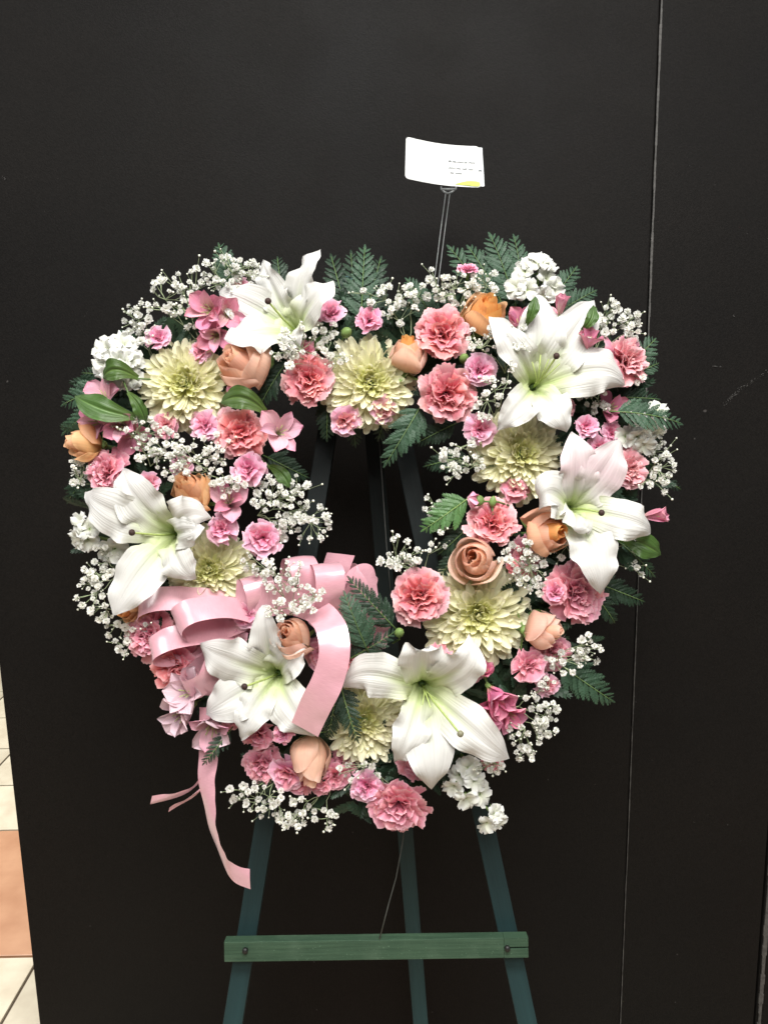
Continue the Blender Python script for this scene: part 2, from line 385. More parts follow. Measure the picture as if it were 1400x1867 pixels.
def paint(name, c, c2, worn, stretch, unshaded=None):
    m, nt, b, out = new_mat(name)
    N, L = nt.nodes, nt.links
    tc = N.new('ShaderNodeTexCoord')
    mp = N.new('ShaderNodeMapping'); mp.inputs[3].default_value = stretch; L.new(tc.outputs['Object'], mp.inputs[0])
    n1 = N.new('ShaderNodeTexNoise'); n1.inputs['Scale'].default_value = 260; n1.inputs['Detail'].default_value = 4; L.new(mp.outputs[0], n1.inputs[0])
    n2 = N.new('ShaderNodeTexNoise'); n2.inputs['Scale'].default_value = 26; n2.inputs['Detail'].default_value = 6; L.new(tc.outputs['Object'], n2.inputs[0])
    n3 = N.new('ShaderNodeTexNoise'); n3.inputs['Scale'].default_value = 420; n3.inputs['Detail'].default_value = 2; L.new(tc.outputs['Object'], n3.inputs[0])
    r1 = ramp(nt, [(0.3, c2), (0.7, c)]); L.new(n1.outputs[0], r1.inputs[0])
    r2 = ramp(nt, [(0.50, (0, 0, 0)), (0.72, (.55, .55, .55))]); L.new(n2.outputs[0], r2.inputs[0])
    m1 = N.new('ShaderNodeMixRGB'); L.new(r2.outputs[0], m1.inputs[0]); L.new(r1.outputs[0], m1.inputs[1]); m1.inputs[2].default_value = (*worn, 1)
    r3 = ramp(nt, [(0.66, (0, 0, 0)), (0.74, (.6, .6, .6))]); L.new(n3.outputs[0], r3.inputs[0])
    m2 = N.new('ShaderNodeMixRGB'); L.new(r3.outputs[0], m2.inputs[0]); L.new(m1.outputs[0], m2.inputs[1]); m2.inputs[2].default_value = (*[x * 1.9 for x in worn], 1)
    col = m2.outputs[0]
    if unshaded:                                   # shade painted into the legs: near-black above, lighter teal towards the feet, in uneven patches
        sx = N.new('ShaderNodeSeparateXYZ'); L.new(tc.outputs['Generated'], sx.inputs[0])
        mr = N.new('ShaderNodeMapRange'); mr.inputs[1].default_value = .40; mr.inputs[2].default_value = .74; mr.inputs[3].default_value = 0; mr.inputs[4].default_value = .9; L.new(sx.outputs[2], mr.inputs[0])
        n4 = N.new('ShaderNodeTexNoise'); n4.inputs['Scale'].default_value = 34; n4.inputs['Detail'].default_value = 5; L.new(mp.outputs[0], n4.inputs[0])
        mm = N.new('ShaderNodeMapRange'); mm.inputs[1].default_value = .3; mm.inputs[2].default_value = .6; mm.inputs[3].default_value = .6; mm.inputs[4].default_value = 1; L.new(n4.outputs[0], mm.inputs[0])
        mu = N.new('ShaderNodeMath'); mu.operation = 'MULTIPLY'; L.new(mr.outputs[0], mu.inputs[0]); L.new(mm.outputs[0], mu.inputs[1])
        m3_ = N.new('ShaderNodeMixRGB'); L.new(mu.outputs[0], m3_.inputs[0]); L.new(col, m3_.inputs[1]); m3_.inputs[2].default_value = (*unshaded, 1); col = m3_.outputs[0]
    L.new(col, b.inputs['Base Color']); b.inputs['Roughness'].default_value = .65; b.inputs['Specular IOR Level'].default_value = .25
    bp = N.new('ShaderNodeBump'); bp.inputs['Strength'].default_value = .5; bp.inputs['Distance'].default_value = .0008
    L.new(n1.outputs[0], bp.inputs['Height']); L.new(bp.outputs[0], b.inputs['Normal'])
    return m
M['easel_teal'] = paint('easel_teal_paint', (0.0030, 0.0066, 0.0066), (0.0020, 0.0045, 0.0046), (0.0040, 0.0085, 0.0085), (1, 1, .04), unshaded=(0.019, 0.058, 0.062))  # near-black base holds the shade of the heart's opening; lower ends keep plain teal
M['easel_green'] = paint('easel_green_paint', (0.040, 0.078, 0.046), (0.022, 0.048, 0.028), (0.058, 0.098, 0.062), (.04, 1, 1))
M['peg'] = plain_mat('peg_black', (0.012, 0.013, 0.012), rough=0.5, scale=100)
M['wire'] = plain_mat('wire_or_lit_edge_grey', (0.055, 0.06, 0.055), rough=0.5, scale=100)
M['grout'] = plain_mat('grout_grey', (0.13, 0.10, 0.07), rough=0.9, scale=200, bump=0.4)
M['tile_cream'] = plain_mat('tile_cream', (0.66, 0.60, 0.46), c2=(0.53, 0.46, 0.34), rough=0.35, scale=14, bump=0.1, det=8)
M['tile_terra'] = plain_mat('tile_terracotta', (0.56, 0.31, 0.18), c2=(0.44, 0.22, 0.12), rough=0.38, scale=10, bump=0.1, det=8)
M['card'] = plain_mat('card_white', (0.62, 0.63, 0.62), rough=0.5, scale=60, mott=0.01, bump=0.03)
M['card_edge'] = plain_mat('card_white_inner', (0.58, 0.61, 0.63), rough=0.5, scale=60, mott=0.01, bump=0.03)
M['card_yellow'] = plain_mat('card_print_yellow_green', (0.46, 0.54, 0.05), rough=0.5, scale=60, mott=0.03, bump=0)
M['ink'] = plain_mat('ink_pale_grey', (0.33, 0.37, 0.39), rough=0.6, scale=60, mott=0.1, bump=0)
def clear():
    m, nt, b, out = new_mat('clear_plastic')
    b.inputs['Base Color'].default_value = (0.34, 0.36, 0.36, 1)
    b.inputs['Roughness'].default_value = 0.3
    b.inputs['Transmission Weight'].default_value = 0.72
    b.inputs['IOR'].default_value = 1.46
    return m
M['clear'] = clear()
# ------------------------------------------------------------------ setting: floor and board
def box(b, c, s, ax=None, bev=0.0):
    """box centred c, half sizes s, along axes ax, with chamfered long edges"""
    c = Vector(c); ax = ax or (Vector((1, 0, 0)), Vector((0, 1, 0)), Vector((0, 0, 1)))
    if bev <= 0:
        V = [c + ax[0] * (i * s[0]) + ax[1] * (j * s[1]) + ax[2] * (k * s[2]) for k in (-1, 1) for j in (-1, 1) for i in (-1, 1)]
        F = [(0, 2, 3, 1), (4, 5, 7, 6), (0, 1, 5, 4), (2, 6, 7, 3), (0, 4, 6, 2), (1, 3, 7, 5)]
        b.add(V, F); return
    bm = bmesh.new(); bmesh.ops.create_cube(bm, size=2)
    for v in bm.verts: v.co = Vector((v.co.x * s[0], v.co.y * s[1], v.co.z * s[2]))
    bmesh.ops.bevel(bm, geom=bm.edges[:], offset=bev, segments=2, affect='EDGES', profile=0.6)
    bm.verts.index_update()
    V = [c + ax[0] * v.co.x + ax[1] * v.co.y + ax[2] * v.co.z for v in bm.verts]
    F = [[v.index for v in f.verts] for f in bm.faces]
    b.add(V, F); bm.free()

YB = 1.45                                   # front face of the black boards
fl = MB(); fl.add([(-6, -4, 0), (6, -4, 0), (6, 8, 0), (-6, 8, 0)], [(0, 1, 2, 3)])
floor = obj('floor', fl.build('floor', M['grout'], False)); floor['kind'] = 'structure'
TP = 0.305                                  # tile pitch
def tile_mesh(nx, ny, mat, nm):
    b = MB(); g = 0.004
    box(b, (nx * TP / 2, ny * TP / 2, 0.004), (nx * TP / 2 - g, ny * TP / 2 - g, 0.0045), bev=0.002)
    return b.build(nm, mat, False)
t_c = tile_mesh(1, 1, M['tile_cream'], 'tile'); t_t = tile_mesh(2, 2, M['tile_terra'], 'tile')
X0, Y0 = -0.955, 1.925                      # corner of the terracotta tile that shows at the left edge
big = set()
for gx in range(-2, 4):
    for gy in range(-3, 3):
        big.add((gx * 4, gy * 4))
cells = set()
for (bx, by) in sorted(big):
    s = [(bx + i, by + j) for i in (0, 1) for j in (0, 1)]
    if any(q in cells for q in s): continue
    if not (-5 <= bx <= 12 and -9 <= by <= 8): continue
    cells.update(s)
    obj('tile', t_t, floor, Matrix.Translation((X0 + (bx - 2) * TP, Y0 + by * TP, 0.0)))
for i in range(-5, 13):
    for j in range(-9, 9):
        if (i, j) not in cells:
            obj('tile', t_c, floor, Matrix.Translation((X0 + (i - 2) * TP, Y0 + j * TP, 0.0)))

def panel(name, x0, x1, y, label, h=2.44, th=0.04):
    e = empty(name, ((x0 + x1) / 2, y + th / 2, 0.012)); tag(e, label, 'display board', 'black display boards side by side')
    b = MB(); box(b, (0, 0, h / 2), ((x1 - x0) / 2, th / 2, h / 2), bev=0.0015)
    obj('board', b.build('board', M['board'], False), e)
    return e
XL, XJ, XR = -0.735, 0.470, 0.748
pa = panel('display_board', XL, XJ - 0.0012, YB, 'wide matte black board directly behind the flower heart')
pb = panel('display_board', XJ + 0.0012, XR, YB + 0.001, 'narrow black board right of the thin grey seam')
pc = panel('display_board', XR + 0.006, XR + 1.2, YB + 0.004, 'black board set back at the extreme right edge')
def strip(parent, x, y, z0, z1, w, mat, nm):
    b = MB()
    n = 40
    for k in range(n):
        a0 = z0 + (z1 - z0) * k / n; a1 = z0 + (z1 - z0) * (k + 1) / n
        ww = w * random.uniform(0.55, 1.15)
        box(b, (x - parent.location.x + random.uniform(-.2, .2) * w * .4, y - parent.location.y, (a0 + a1) / 2 - parent.location.z), (ww / 2, 0.0015, (a1 - a0) / 2 * 1.0))
    obj(nm, b.build(nm, mat, False), parent)
strip(pb, XJ + 0.002, YB - 0.0006, 1.50, 2.44, 0.0034, M['edge'], 'worn_seam')
strip(pb, XJ + 0.0012, YB - 0.0004, 0.55, 1.50, 0.0016, M['seam'], 'worn_seam')
strip(pb, XJ + 0.0006, YB - 0.0004, 0.02, 0.55, 0.0012, M['seam'], 'worn_seam')
strip(pc, XR + 0.0125, YB + 0.002, 0.02, 0.93, 0.0095, M['edge'], 'worn_edge')

def on_board(x, y, off=-.0004):
    d = fwd + rt * ((x - 700) / FPX) + up * (-(y - 933.5) / FPX)
    return Vector((0, 0, CAM_H)) + d * ((YB + off) / d.y)
def scuffs(parent, specs, seed):
    r = random.Random(seed); b = MB()
    for (x0, y0, x1, y1, n, sp, sz) in specs:
        for k in range(n):
            t = r.random(); c = on_board(x0 + (x1 - x0) * t + r.gauss(0, sp), y0 + (y1 - y0) * t + r.gauss(0, sp)) - parent.location
            m = r.randint(4, 6); rr = sz * r.uniform(.3, 1.2); st = r.uniform(1, 3.2); an = math.atan2(-(y1 - y0), (x1 - x0) or 1e-6) + r.uniform(-.3, .3)
            V = []
            for i in range(m):
                q = 6.283 * i / m; u, v = rr * st * math.cos(q), rr * math.sin(q) * r.uniform(.6, 1.2)
                V.append(c + Vector((u * math.cos(an) - v * math.sin(an), 0, u * math.sin(an) + v * math.cos(an))))
            b.add(V, [tuple(range(m))])
    o = obj('scuff_mark', b.build('scuff_mark', M['scuff'], False), parent); o['kind'] = 'stuff'
scuffs(pb, [(1318, 740, 1345, 712, 46, 1.6, .0006), (1345, 710, 1400, 676, 40, 1.8, .0006), (1294, 667, 1314, 668, 9, .8, .0007), (1335, 576, 1336, 576, 4, 1, .0007), (1156, 1270, 1152, 1330, 26, 1.4, .0005), (1250, 1500, 1300, 1480, 6, 8, .0004), (1240, 250, 1380, 420, 9, 14, .0004)], 3)
scuffs(pa, [(3, 322, 8, 328, 7, 1.5, .0007), (60, 420, 280, 200, 10, 40, .0004), (480, 90, 700, 160, 8, 30, .0004), (150, 1500, 260, 1300, 8, 30, .0004), (1140, 1050, 1060, 1500, 10, 12, .0004), (160, 570, 150, 580, 3, 3, .0006)], 4)

# ------------------------------------------------------------------ petal generators
def arc_petal(nm, mat, L, th0, th1, wfun, cup=0.0, ruf=0.0, rufn=3.0, serr=0.0, r0=0.0, nu=6, nv=6, seed=0, tip=0.0, bow=1.0, uvv=(0, 1)):
    """petal growing from the flower's base: leans th0 from the axis (+Z) at its base and th1 at its tip, spreading along +X"""
    r = random.Random(seed)
    ph, ph2 = r.uniform(0, 6.28), r.uniform(0, 6.28)
    V, UV = [], []
    x, z = r0, 0.0
    ds = L / nv
    for j in range(nv + 1):
        t = j / nv
        a = th0 + (th1 - th0) * (t ** bow)
        if j:
            am = th0 + (th1 - th0) * (((j - .5) / nv) ** bow)
            x += math.sin(am) * ds; z += math.cos(am) * ds
        nx, nz = -math.cos(a), math.sin(a)           # inner face normal
        hw = wfun(t) * 0.5
        for i in range(nu + 1):
            s = 2 * i / nu - 1
            off = cup * hw * s * s * (0.5 + 0.5 * t) * 2
            off += ruf * (t ** 2.2) * (math.sin(rufn * math.pi * s + ph) + 0.5 * math.sin(rufn * 2.3 * s + ph2 + 3 * t))
            ext = 0
            if serr and t > 0.9:
                ext = serr * L * (1 if (i % 2) else -0.6) * r.uniform(0.5, 1.2)
            if tip:                                    # rounded or notched end
                ext += -tip * L * (s * s) * t ** 3
            px = x + nx * off + math.sin(a) * ext
            pz = z + nz * off + math.cos(a) * ext
            V.append((px, s * hw, pz)); UV.append(((s + 1) / 2, uvv[0] + (uvv[1] - uvv[0]) * t))
    return mesh(nm, V, grid_faces(nu, nv), mat, UV)

def spoon(w, pk=0.7, base=0.35, end=0.45):
    def f(t):
        a = base + (1 - base) * math.sin(min(1, t / pk) * math.pi / 2)
        if t > pk:
            k = (t - pk) / (1 - pk)
            a *= math.sqrt(max(0.0, 1 - (k * math.sqrt(1 - end * end)) ** 2))
        return w * a
    return f
def fan(w, base=0.12, p=0.9):
    return lambda t: w * (base + (1 - base) * t ** p)

def rot_child(phi, tilt=0.0, roll=0.0, sc=1.0, off=(0, 0, 0)):
    return Matrix.Translation(off) @ Matrix.Rotation(phi, 4, 'Z') @ Matrix.Rotation(tilt, 4, 'Y') @ Matrix.Rotation(roll, 4, 'X') @ Matrix.Scale(sc, 4)

CACHE = {}
def cached(key, fn):
    if key not in CACHE: CACHE[key] = fn()
    return CACHE[key]

def add_stem(e, length=0.045, r=0.0022, bend=0.006):
    def mk():
        b = MB(); b.tube([(0, 0, -length), (bend, 0, -length * .5), (0, 0, 0.0)], r * 1.0, r, 6)
        return b.build('stem', M['stem'])
    obj('stem', cached(('stem', length, r, bend), mk), e)

# ---- chrysanthemum ------------------------------------------------
def mum_meshes():
    out = []
    #            L     th0   th1    width  cup  mat
    spec = [(.013, 8, -14, .0052, .45, 'mum_in'), (.020, 12, -22, .0068, .42, 'mum_in'), (.029, 16, -22, .0082, .42, 'mum'),
            (.037, 18, -16, .0092, .40, 'mum'), (.043, 16, -6, .0100, .36, 'mum'), (.048, 10, 6, .0108, .30, 'mum')]
    for k, (L, a0, a1, wd, cup, mt) in enumerate(spec):
        row = []
        for v in range(3):
            row.append(arc_petal('petal', M[mt], L * (1 + .06 * (v - 1)), R(a0), R(a1 + 22 * (v - 1)), spoon(wd * (1 + .08 * (v - 1)), .70, .42, .62), cup=cup, ruf=.0005, nu=4, nv=7, seed=v + 7 * k, tip=.05, bow=1.2))
        out.append(row)
    return out
def chrysanthemum(x, y, wd, rad_px, face, label, squash=1.0, seed=0):
    r = random.Random(100 + seed)
    ms = cached('mum', mum_meshes)
    sc = rad_px * Q / 0.0475
    ax = dirw(*face)
    e = empty('chrysanthemum', P(x, y, wd) - ax * 0.030 * sc, frame(ax, r.uniform(0, 6)))
    tag(e, label, 'chrysanthemum', 'cream chrysanthemums')
    b = MB(); b.ball((0, 0, 0), .011, 10, 6)
    obj('flower_base', cached('mumbase', lambda: b.build('flower_base', M['calyx'])), e, Matrix.Scale(sc, 4))
    n = 285
    for i in range(n):
        f = (i + .5) / n
        pol = R(9) + R(98) * f ** 0.60
        k = min(5, int(f ** 0.75 * 6.0))
        me = ms[k][r.randrange(3)]
        phi = i * 2.39996 + r.uniform(-.12, .12)
        tl = pol + R(r.uniform(-9, 9)) - R(4)
        # the petal leans by 'tilt' from the axis
        Mx = Matrix.Rotation(phi, 4, 'Z') @ Matrix.Rotation(tl, 4, 'Y') @ Matrix.Translation((0, 0, .008)) @ Matrix.Rotation(R(r.uniform(-14, 14)), 4, 'Z') @ Matrix.Scale(r.uniform(.9, 1.08), 4)
        obj('petal', me, e, Matrix.Scale(sc, 4) @ Mx)
    add_stem(e, .05, .003)
    return e

# ---- carnation ----------------------------------------------------
def frilled(nm, mat, L, th0, th1, wd, amp, seed, serr=.03, nu=16, nv=6, fold=1.0, uvv=(0, 1)):
    """fan shaped petal with irregular folds that deepen towards a toothed edge"""
    r = random.Random(seed)
    w3 = [(r.uniform(.5, 1.0), r.uniform(2.4, 4.4), r.uniform(0, 6.28), r.uniform(-2, 2)), (r.uniform(.25, .6), r.uniform(5, 8), r.uniform(0, 6.28), r.uniform(-3, 3)), (r.uniform(.08, .25), r.uniform(9, 13), r.uniform(0, 6.28), r.uniform(-3, 3))]
    lob = (r.uniform(.02, .09), r.uniform(3, 6), r.uniform(0, 6.28))
    skew = r.uniform(-.25, .25)
    teeth = [r.uniform(-1, 1) for _ in range(nu + 1)]
    V, UV = [], []
    x = z = 0.0; ds = L / nv
    for j in range(nv + 1):
        t = j / nv; a = th0 + (th1 - th0) * t ** 1.2
        if j:
            am = th0 + (th1 - th0) * ((j - .5) / nv) ** 1.2
            x += math.sin(am) * ds; z += math.cos(am) * ds
        hw = wd * .5 * (.10 + .90 * t ** .9)
        for i in range(nu + 1):
            q = 2 * i / nu - 1
            off = amp * t ** 1.7 * sum(p * math.sin(w_ * q + f + k * t) for p, w_, f, k in w3)
            ext = L * (-.13 * q * q * t ** 2 + lob[0] * math.sin(lob[1] * q + lob[2]) * t ** 2)
            if j == nv: ext += serr * L * (teeth[i] + (.8 if i % 2 else -.8)) * .7
            aa = a + .15 * math.sin(3 * q + w3[0][2]) * t
            y = q * hw + skew * hw * t * .5
            V.append((x - math.cos(aa) * off + math.sin(aa) * ext, y, z + math.sin(aa) * off + math.cos(aa) * ext))
            UV.append(((q + 1) / 2, uvv[0] + (uvv[1] - uvv[0]) * t))
    return mesh(nm, V, grid_faces(nu, nv), mat, UV)
def carn_meshes(inner, outer, small=False):
    rows = []
    #      L    th0 th1  fan width  amp
    spec = [(.031, 2, 18, .026, .0046), (.034, 8, 38, .031, .0050), (.037, 14, 60, .036, .0048), (.040, 24, 80, .042, .0042), (.042, 42, 98, .048, .0032)]
    if small: spec = [(.026, 2, 16, .026, .0046), (.032, 8, 36, .034, .0050), (.037, 18, 56, .044, .0046), (.040, 30, 76, .052, .0036), (.041, 46, 92, .058, .0028)]
    for k, (L, a0, a1, wd, am) in enumerate(spec):
        row = []
        for v in range(6):
            rr = random.Random(77 * k + v)
            row.append(frilled('petal', M[outer if k >= (3 if small else 4) else inner], L * rr.uniform(.92, 1.06), R(a0), R(a1 + rr.uniform(-14, 14)), wd * rr.uniform(.85, 1.15), am * rr.uniform(.7, 1.3), 31 * k + v, serr=.03 if not small else .018, nu=16, nv=6))
        rows.append(row)
    return rows
def carnation(x, y, wd, rad_px, face, label, kind=('carn', 'carn_pale'), seed=0, name='carnation', counts=(6, 8, 9, 8, 7), group='salmon pink carnations', cat='carnation'):
    r = random.Random(300 + seed)
    sm = name == 'mini_carnation'
    ms = cached(('carn', sm) + kind, lambda: carn_meshes(*kind, small=sm))
    sc = rad_px * Q / 0.0385
    ax = dirw(*face)
    e = empty(name, P(x, y, wd) - ax * 0.020 * sc, frame(ax, r.uniform(0, 6)))
    tag(e, label, cat, group)
    ph = 0
    for k, n in enumerate(counts):
        for i in range(n):
            phi = 2 * math.pi * (i + r.uniform(-.25, .25)) / n + k * .7
            Mx = rot_child(phi, R(r.uniform(-11, 11)), R(r.uniform(-24, 24)) * (1 - .15 * k), sc * r.uniform(.90, 1.06), (0, 0, 0)) @ Matrix.Rotation(R(r.uniform(-22, 22)), 4, 'Z')
            obj('petal', ms[k][r.randrange(6)], e, Mx)
    def cal():
        b = MB(); b.tube([(0, 0, -.024), (0, 0, -.014), (0, 0, 0), (0, 0, .006)], .0045, .0072, 8)
        return b.build('calyx', M['calyx'])
    obj('calyx', cached('carncal', cal), e, Matrix.Scale(sc, 4))
    add_stem(e, .05, .0018)
    return e
def mini(x, y, wd, rad_px, face, label, seed=0, kind=('mini_in', 'mini')):
    return carnation(x, y, wd, rad_px, face, label, kind, seed + 500, 'mini_carnation', (3, 4, 4, 3, 5), 'small pink spray carnations', 'spray carnation')

# ---- rose -----------------------------------------------------------
def rose_petal(mat, k, n, opn, var):
    f = k / (n - 1)
    r = random.Random(k * 13 + var)
    Rk = .0045 + .0240 * f ** 0.90          # widest radius of this layer
    alpha = 2.2 - 1.25 * f                   # half the angle it wraps
    out = max(0.0, (f - .55) / .45)          # outer layers open a little
    rim = .50 + .16 * f + .26 * opn * out    # rim radius against the widest
    H = .0575 - .0130 * f ** 1.1 - .0035 * opn * out
    r_h = r.uniform(.95, 1.04)
    V, UV = [], []
    nu, nv = 12, 10
    ph, ph2 = r.uniform(0, 6), r.uniform(0, 6)
    tm = .46 + .10 * f
    for j in range(nv + 1):
        t = j / nv
        if t < tm: prof = .22 + .78 * math.sin(math.pi / 2 * t / tm) ** .85
        else:
            q = (t - tm) / (1 - tm); prof = 1 - (1 - rim) * q * q * (3 - 2 * q) ** .3
        lip = max(0, t - .84) / .16
        for i in range(nu + 1):
            s = 2 * i / nu - 1
            ang = s * alpha
            rr = Rk * prof * (1 + .07 * s) + .0012
            rr += (.0050 * out * (.4 + opn) + .0010 * f) * lip ** 1.5 * (1 - .3 * abs(s)) * (1 + .4 * math.sin(2.2 * s + ph2))
            rr += .0007 * math.sin(4 * s + ph) * t * t + .0035 * out * abs(s) ** 3 * t
            z = t * H * r_h - .017 * (.25 + f) * abs(s) ** 2.0 * t - .0030 * out * lip ** 2 + .0012 * math.sin(3 * s + ph2) * t
            V.append((rr * math.cos(ang), rr * math.sin(ang), z)); UV.append(((s + 1) / 2, t))
    return mesh('petal', V, grid_faces(nu, nv), mat, UV)
def rose(x, y, wd, rad_px, face, label, mats=('rose_in', 'rose', 'rose_pale'), n=13, opn=.5, seed=0, long=1.0, drop=0, center=.55):
    r = random.Random(700 + seed)
    sc = rad_px * Q / 0.0285
    ax = dirw(*face)
    e = empty('rose', P(x, y, wd) - ax * 0.050 * center * sc * long, frame(ax, r.uniform(0, 6)))
    tag(e, label, 'rose', 'peach roses')
    S = Matrix.Diagonal((sc, sc, sc * long, 1))
    for k in range(n - drop):
        f = k / (n - 1)
        mt = M[mats[0] if f < .38 else (mats[1] if f < .74 else mats[2])]
        var = r.randrange(2)
        me = cached(('rose', mt.name, k, n, opn, var), lambda: rose_petal(mt, k, n, opn, var))
        obj('petal', me, e, S @ Matrix.Translation((r.uniform(-.0016, .0016), r.uniform(-.0016, .0016), 0)) @ Matrix.Rotation(k * 2.25 + r.uniform(-.35, .35), 4, 'Z') @ Matrix.Rotation(R(r.uniform(-5, 5)), 4, 'X') @ Matrix.Rotation(R(r.uniform(-3, 5)), 4, 'Y'))
    def cal():
        b = MB(); b.ball((0, 0, -.003), .0075, 9, 6, (1, 1, .9)); return b.build('calyx', M['calyx'])
    obj('calyx', cached('rosecal', cal), e, S)
    sep = cached('rosesep', lambda: arc_petal('sepal', M['calyx'], .026, R(100), R(60), spoon(.007, .35, .7, .05), cup=.3, nu=4, nv=5, seed=4, r0=.005))
    for i in range(5):
        obj('sepal', sep, e, S @ rot_child(i * 1.2566 + r.uniform(-.2, .2), R(r.uniform(-20, 25)), 0, 1.0, (0, 0, -.002)))
    add_stem(e, .055, .0028)
    return e

# ---- trumpet flowers: alstroemeria, stock -----------------------------
def alstroemeria(x, y, wd, rad_px, face, label, mats=('alst', 'alst_in'), opn=62, seed=0, group='pink alstroemeria flowers', np_=6, spin=None):
    r = random.Random(900 + seed)
    sc = rad_px * Q / 0.035
    ax = dirw(*face)
    e = empty('alstroemeria', P(x, y, wd) - ax * .020 * sc, frame(ax, r.uniform(0, 6) if spin is None else spin))
    tag(e, label, 'alstroemeria', group)
    for i in range(np_):
        out = i % 2 == 0
        v = r.randrange(2)
        key = ('alst', mats, out, opn, v)
        if out:
            me = cached(key, lambda: arc_petal('petal', M[mats[0]], .050, R(12), R(opn + 8 * v), spoon(.028, .72, .22, .12), cup=.28, ruf=.0014, rufn=1.6, nu=6, nv=8, seed=v + 3, tip=.02, bow=.8))
        else:
            me = cached(key, lambda: arc_petal('petal', M[mats[1]], .050, R(8), R(opn - 10 + 8 * v), spoon(.018, .68, .25, .05), cup=.4, ruf=.0008, nu=6, nv=8, seed=v + 9, bow=.8))
        obj('petal', me, e, rot_child(2 * math.pi * i / np_ + r.uniform(-.12, .12), R(r.uniform(-8, 8)), R(r.uniform(-8, 8)), sc))
    def sta():
        b = MB()
        for i in range(5):
            a = i * 1.256
            b.tube([(0, 0, .004), (.003 * math.cos(a), .003 * math.sin(a), .020), (.007 * math.cos(a), .007 * math.sin(a), .034)], .0006, .0005, 4)
        return b.build('stamens', M['filament'])
    obj('stamens', cached('alststa', sta), e, Matrix.Scale(sc, 4))
    b = MB(); b.ball((0, 0, -.002), .0042, 7, 5, (1, 1, 1.5))
    obj('calyx', cached('alstcal', lambda: b.build('calyx', M['calyx'])), e, Matrix.Scale(sc, 4))
    add_stem(e, .05, .0017)
    return e

def stock(name, pts, label, cat, mat='white', group=None, seed=0, fr=17, base=None, dbl=1):
    """flower spike: florets at photograph pixels pts = (x, y, w, facing a, b)"""
    r = random.Random(1200 + seed)
    bx, by, bw = base
    p0 = P(bx, by, bw)
    e = empty(name, p0); tag(e, label, cat, group)
    sb = MB()
    cm = P(sum(p[0] for p in pts) / len(pts), sum(p[1] for p in pts) / len(pts), sum(p[2] for p in pts) / len(pts) - .012) - p0
    far = max(pts, key=lambda p: (P(p[0], p[1], p[2]) - p0).length)
    fp = P(far[0], far[1], far[2] - .012) - p0
    axis = [Vector((0, 0, 0)), cm * .6, cm * .9 + fp * .1, fp]
    sb.tube(axis, .0026, .0014, 6)
    for p in pts:
        q = P(p[0], p[1], p[2]) - p0
        a = dirw(p[3], p[4], p[5] if len(p) > 5 else 1.0)
        t = max(0.15, min(.95, q.dot(fp) / max(1e-6, fp.dot(fp)) - .12))
        sb.tube([fp * t, (fp * t + q - a * .012) * .5, q - a * .010], .0011, .0010, 4)
    obj('stem', sb.build('stem', M['calyx']), e)
    for p in pts:
        a = dirw(p[3], p[4], p[5] if len(p) > 5 else 1.0)
        sc = fr * (p[6] if len(p) > 6 else 1.0) * Q / .0155
        q = P(p[0], p[1], p[2]) - p0
        Mx = Matrix.Translation(q - a * .010 * sc) @ frame(a, r.uniform(0, 6)).to_4x4() @ Matrix.Scale(sc, 4)
        def cal():
            b = MB(); b.tube([(0, 0, -.006), (0, 0, -.001), (0, 0, .002)], .0018, .0024, 6); return b.build('floret', M['calyx'])
        f = obj('floret', cached('flocal', cal), e, Mx)
        for ring in range(1 + dbl):
            n = 5 if ring == 0 else 4
            for i in range(n):
                v = r.randrange(3)
                me = cached(('flo', mat, ring, v), lambda: arc_petal('petal', M[mat], .019 - .004 * ring, R(14 - 6 * ring), R(102 - 38 * ring + 10 * (v - 1)), spoon(.0175 - .002 * ring, .74, .3, .4), cup=.08, ruf=.0032, rufn=1.5, nu=6, nv=6, seed=v + 5 * ring, tip=-.05, bow=.7))
                obj('petal', me, f, rot_child(2 * math.pi * i / n + r.uniform(-.2, .2) + ring * .6, R(r.uniform(-10, 10)), R(r.uniform(-14, 14)), r.uniform(.9, 1.1)))
    return e

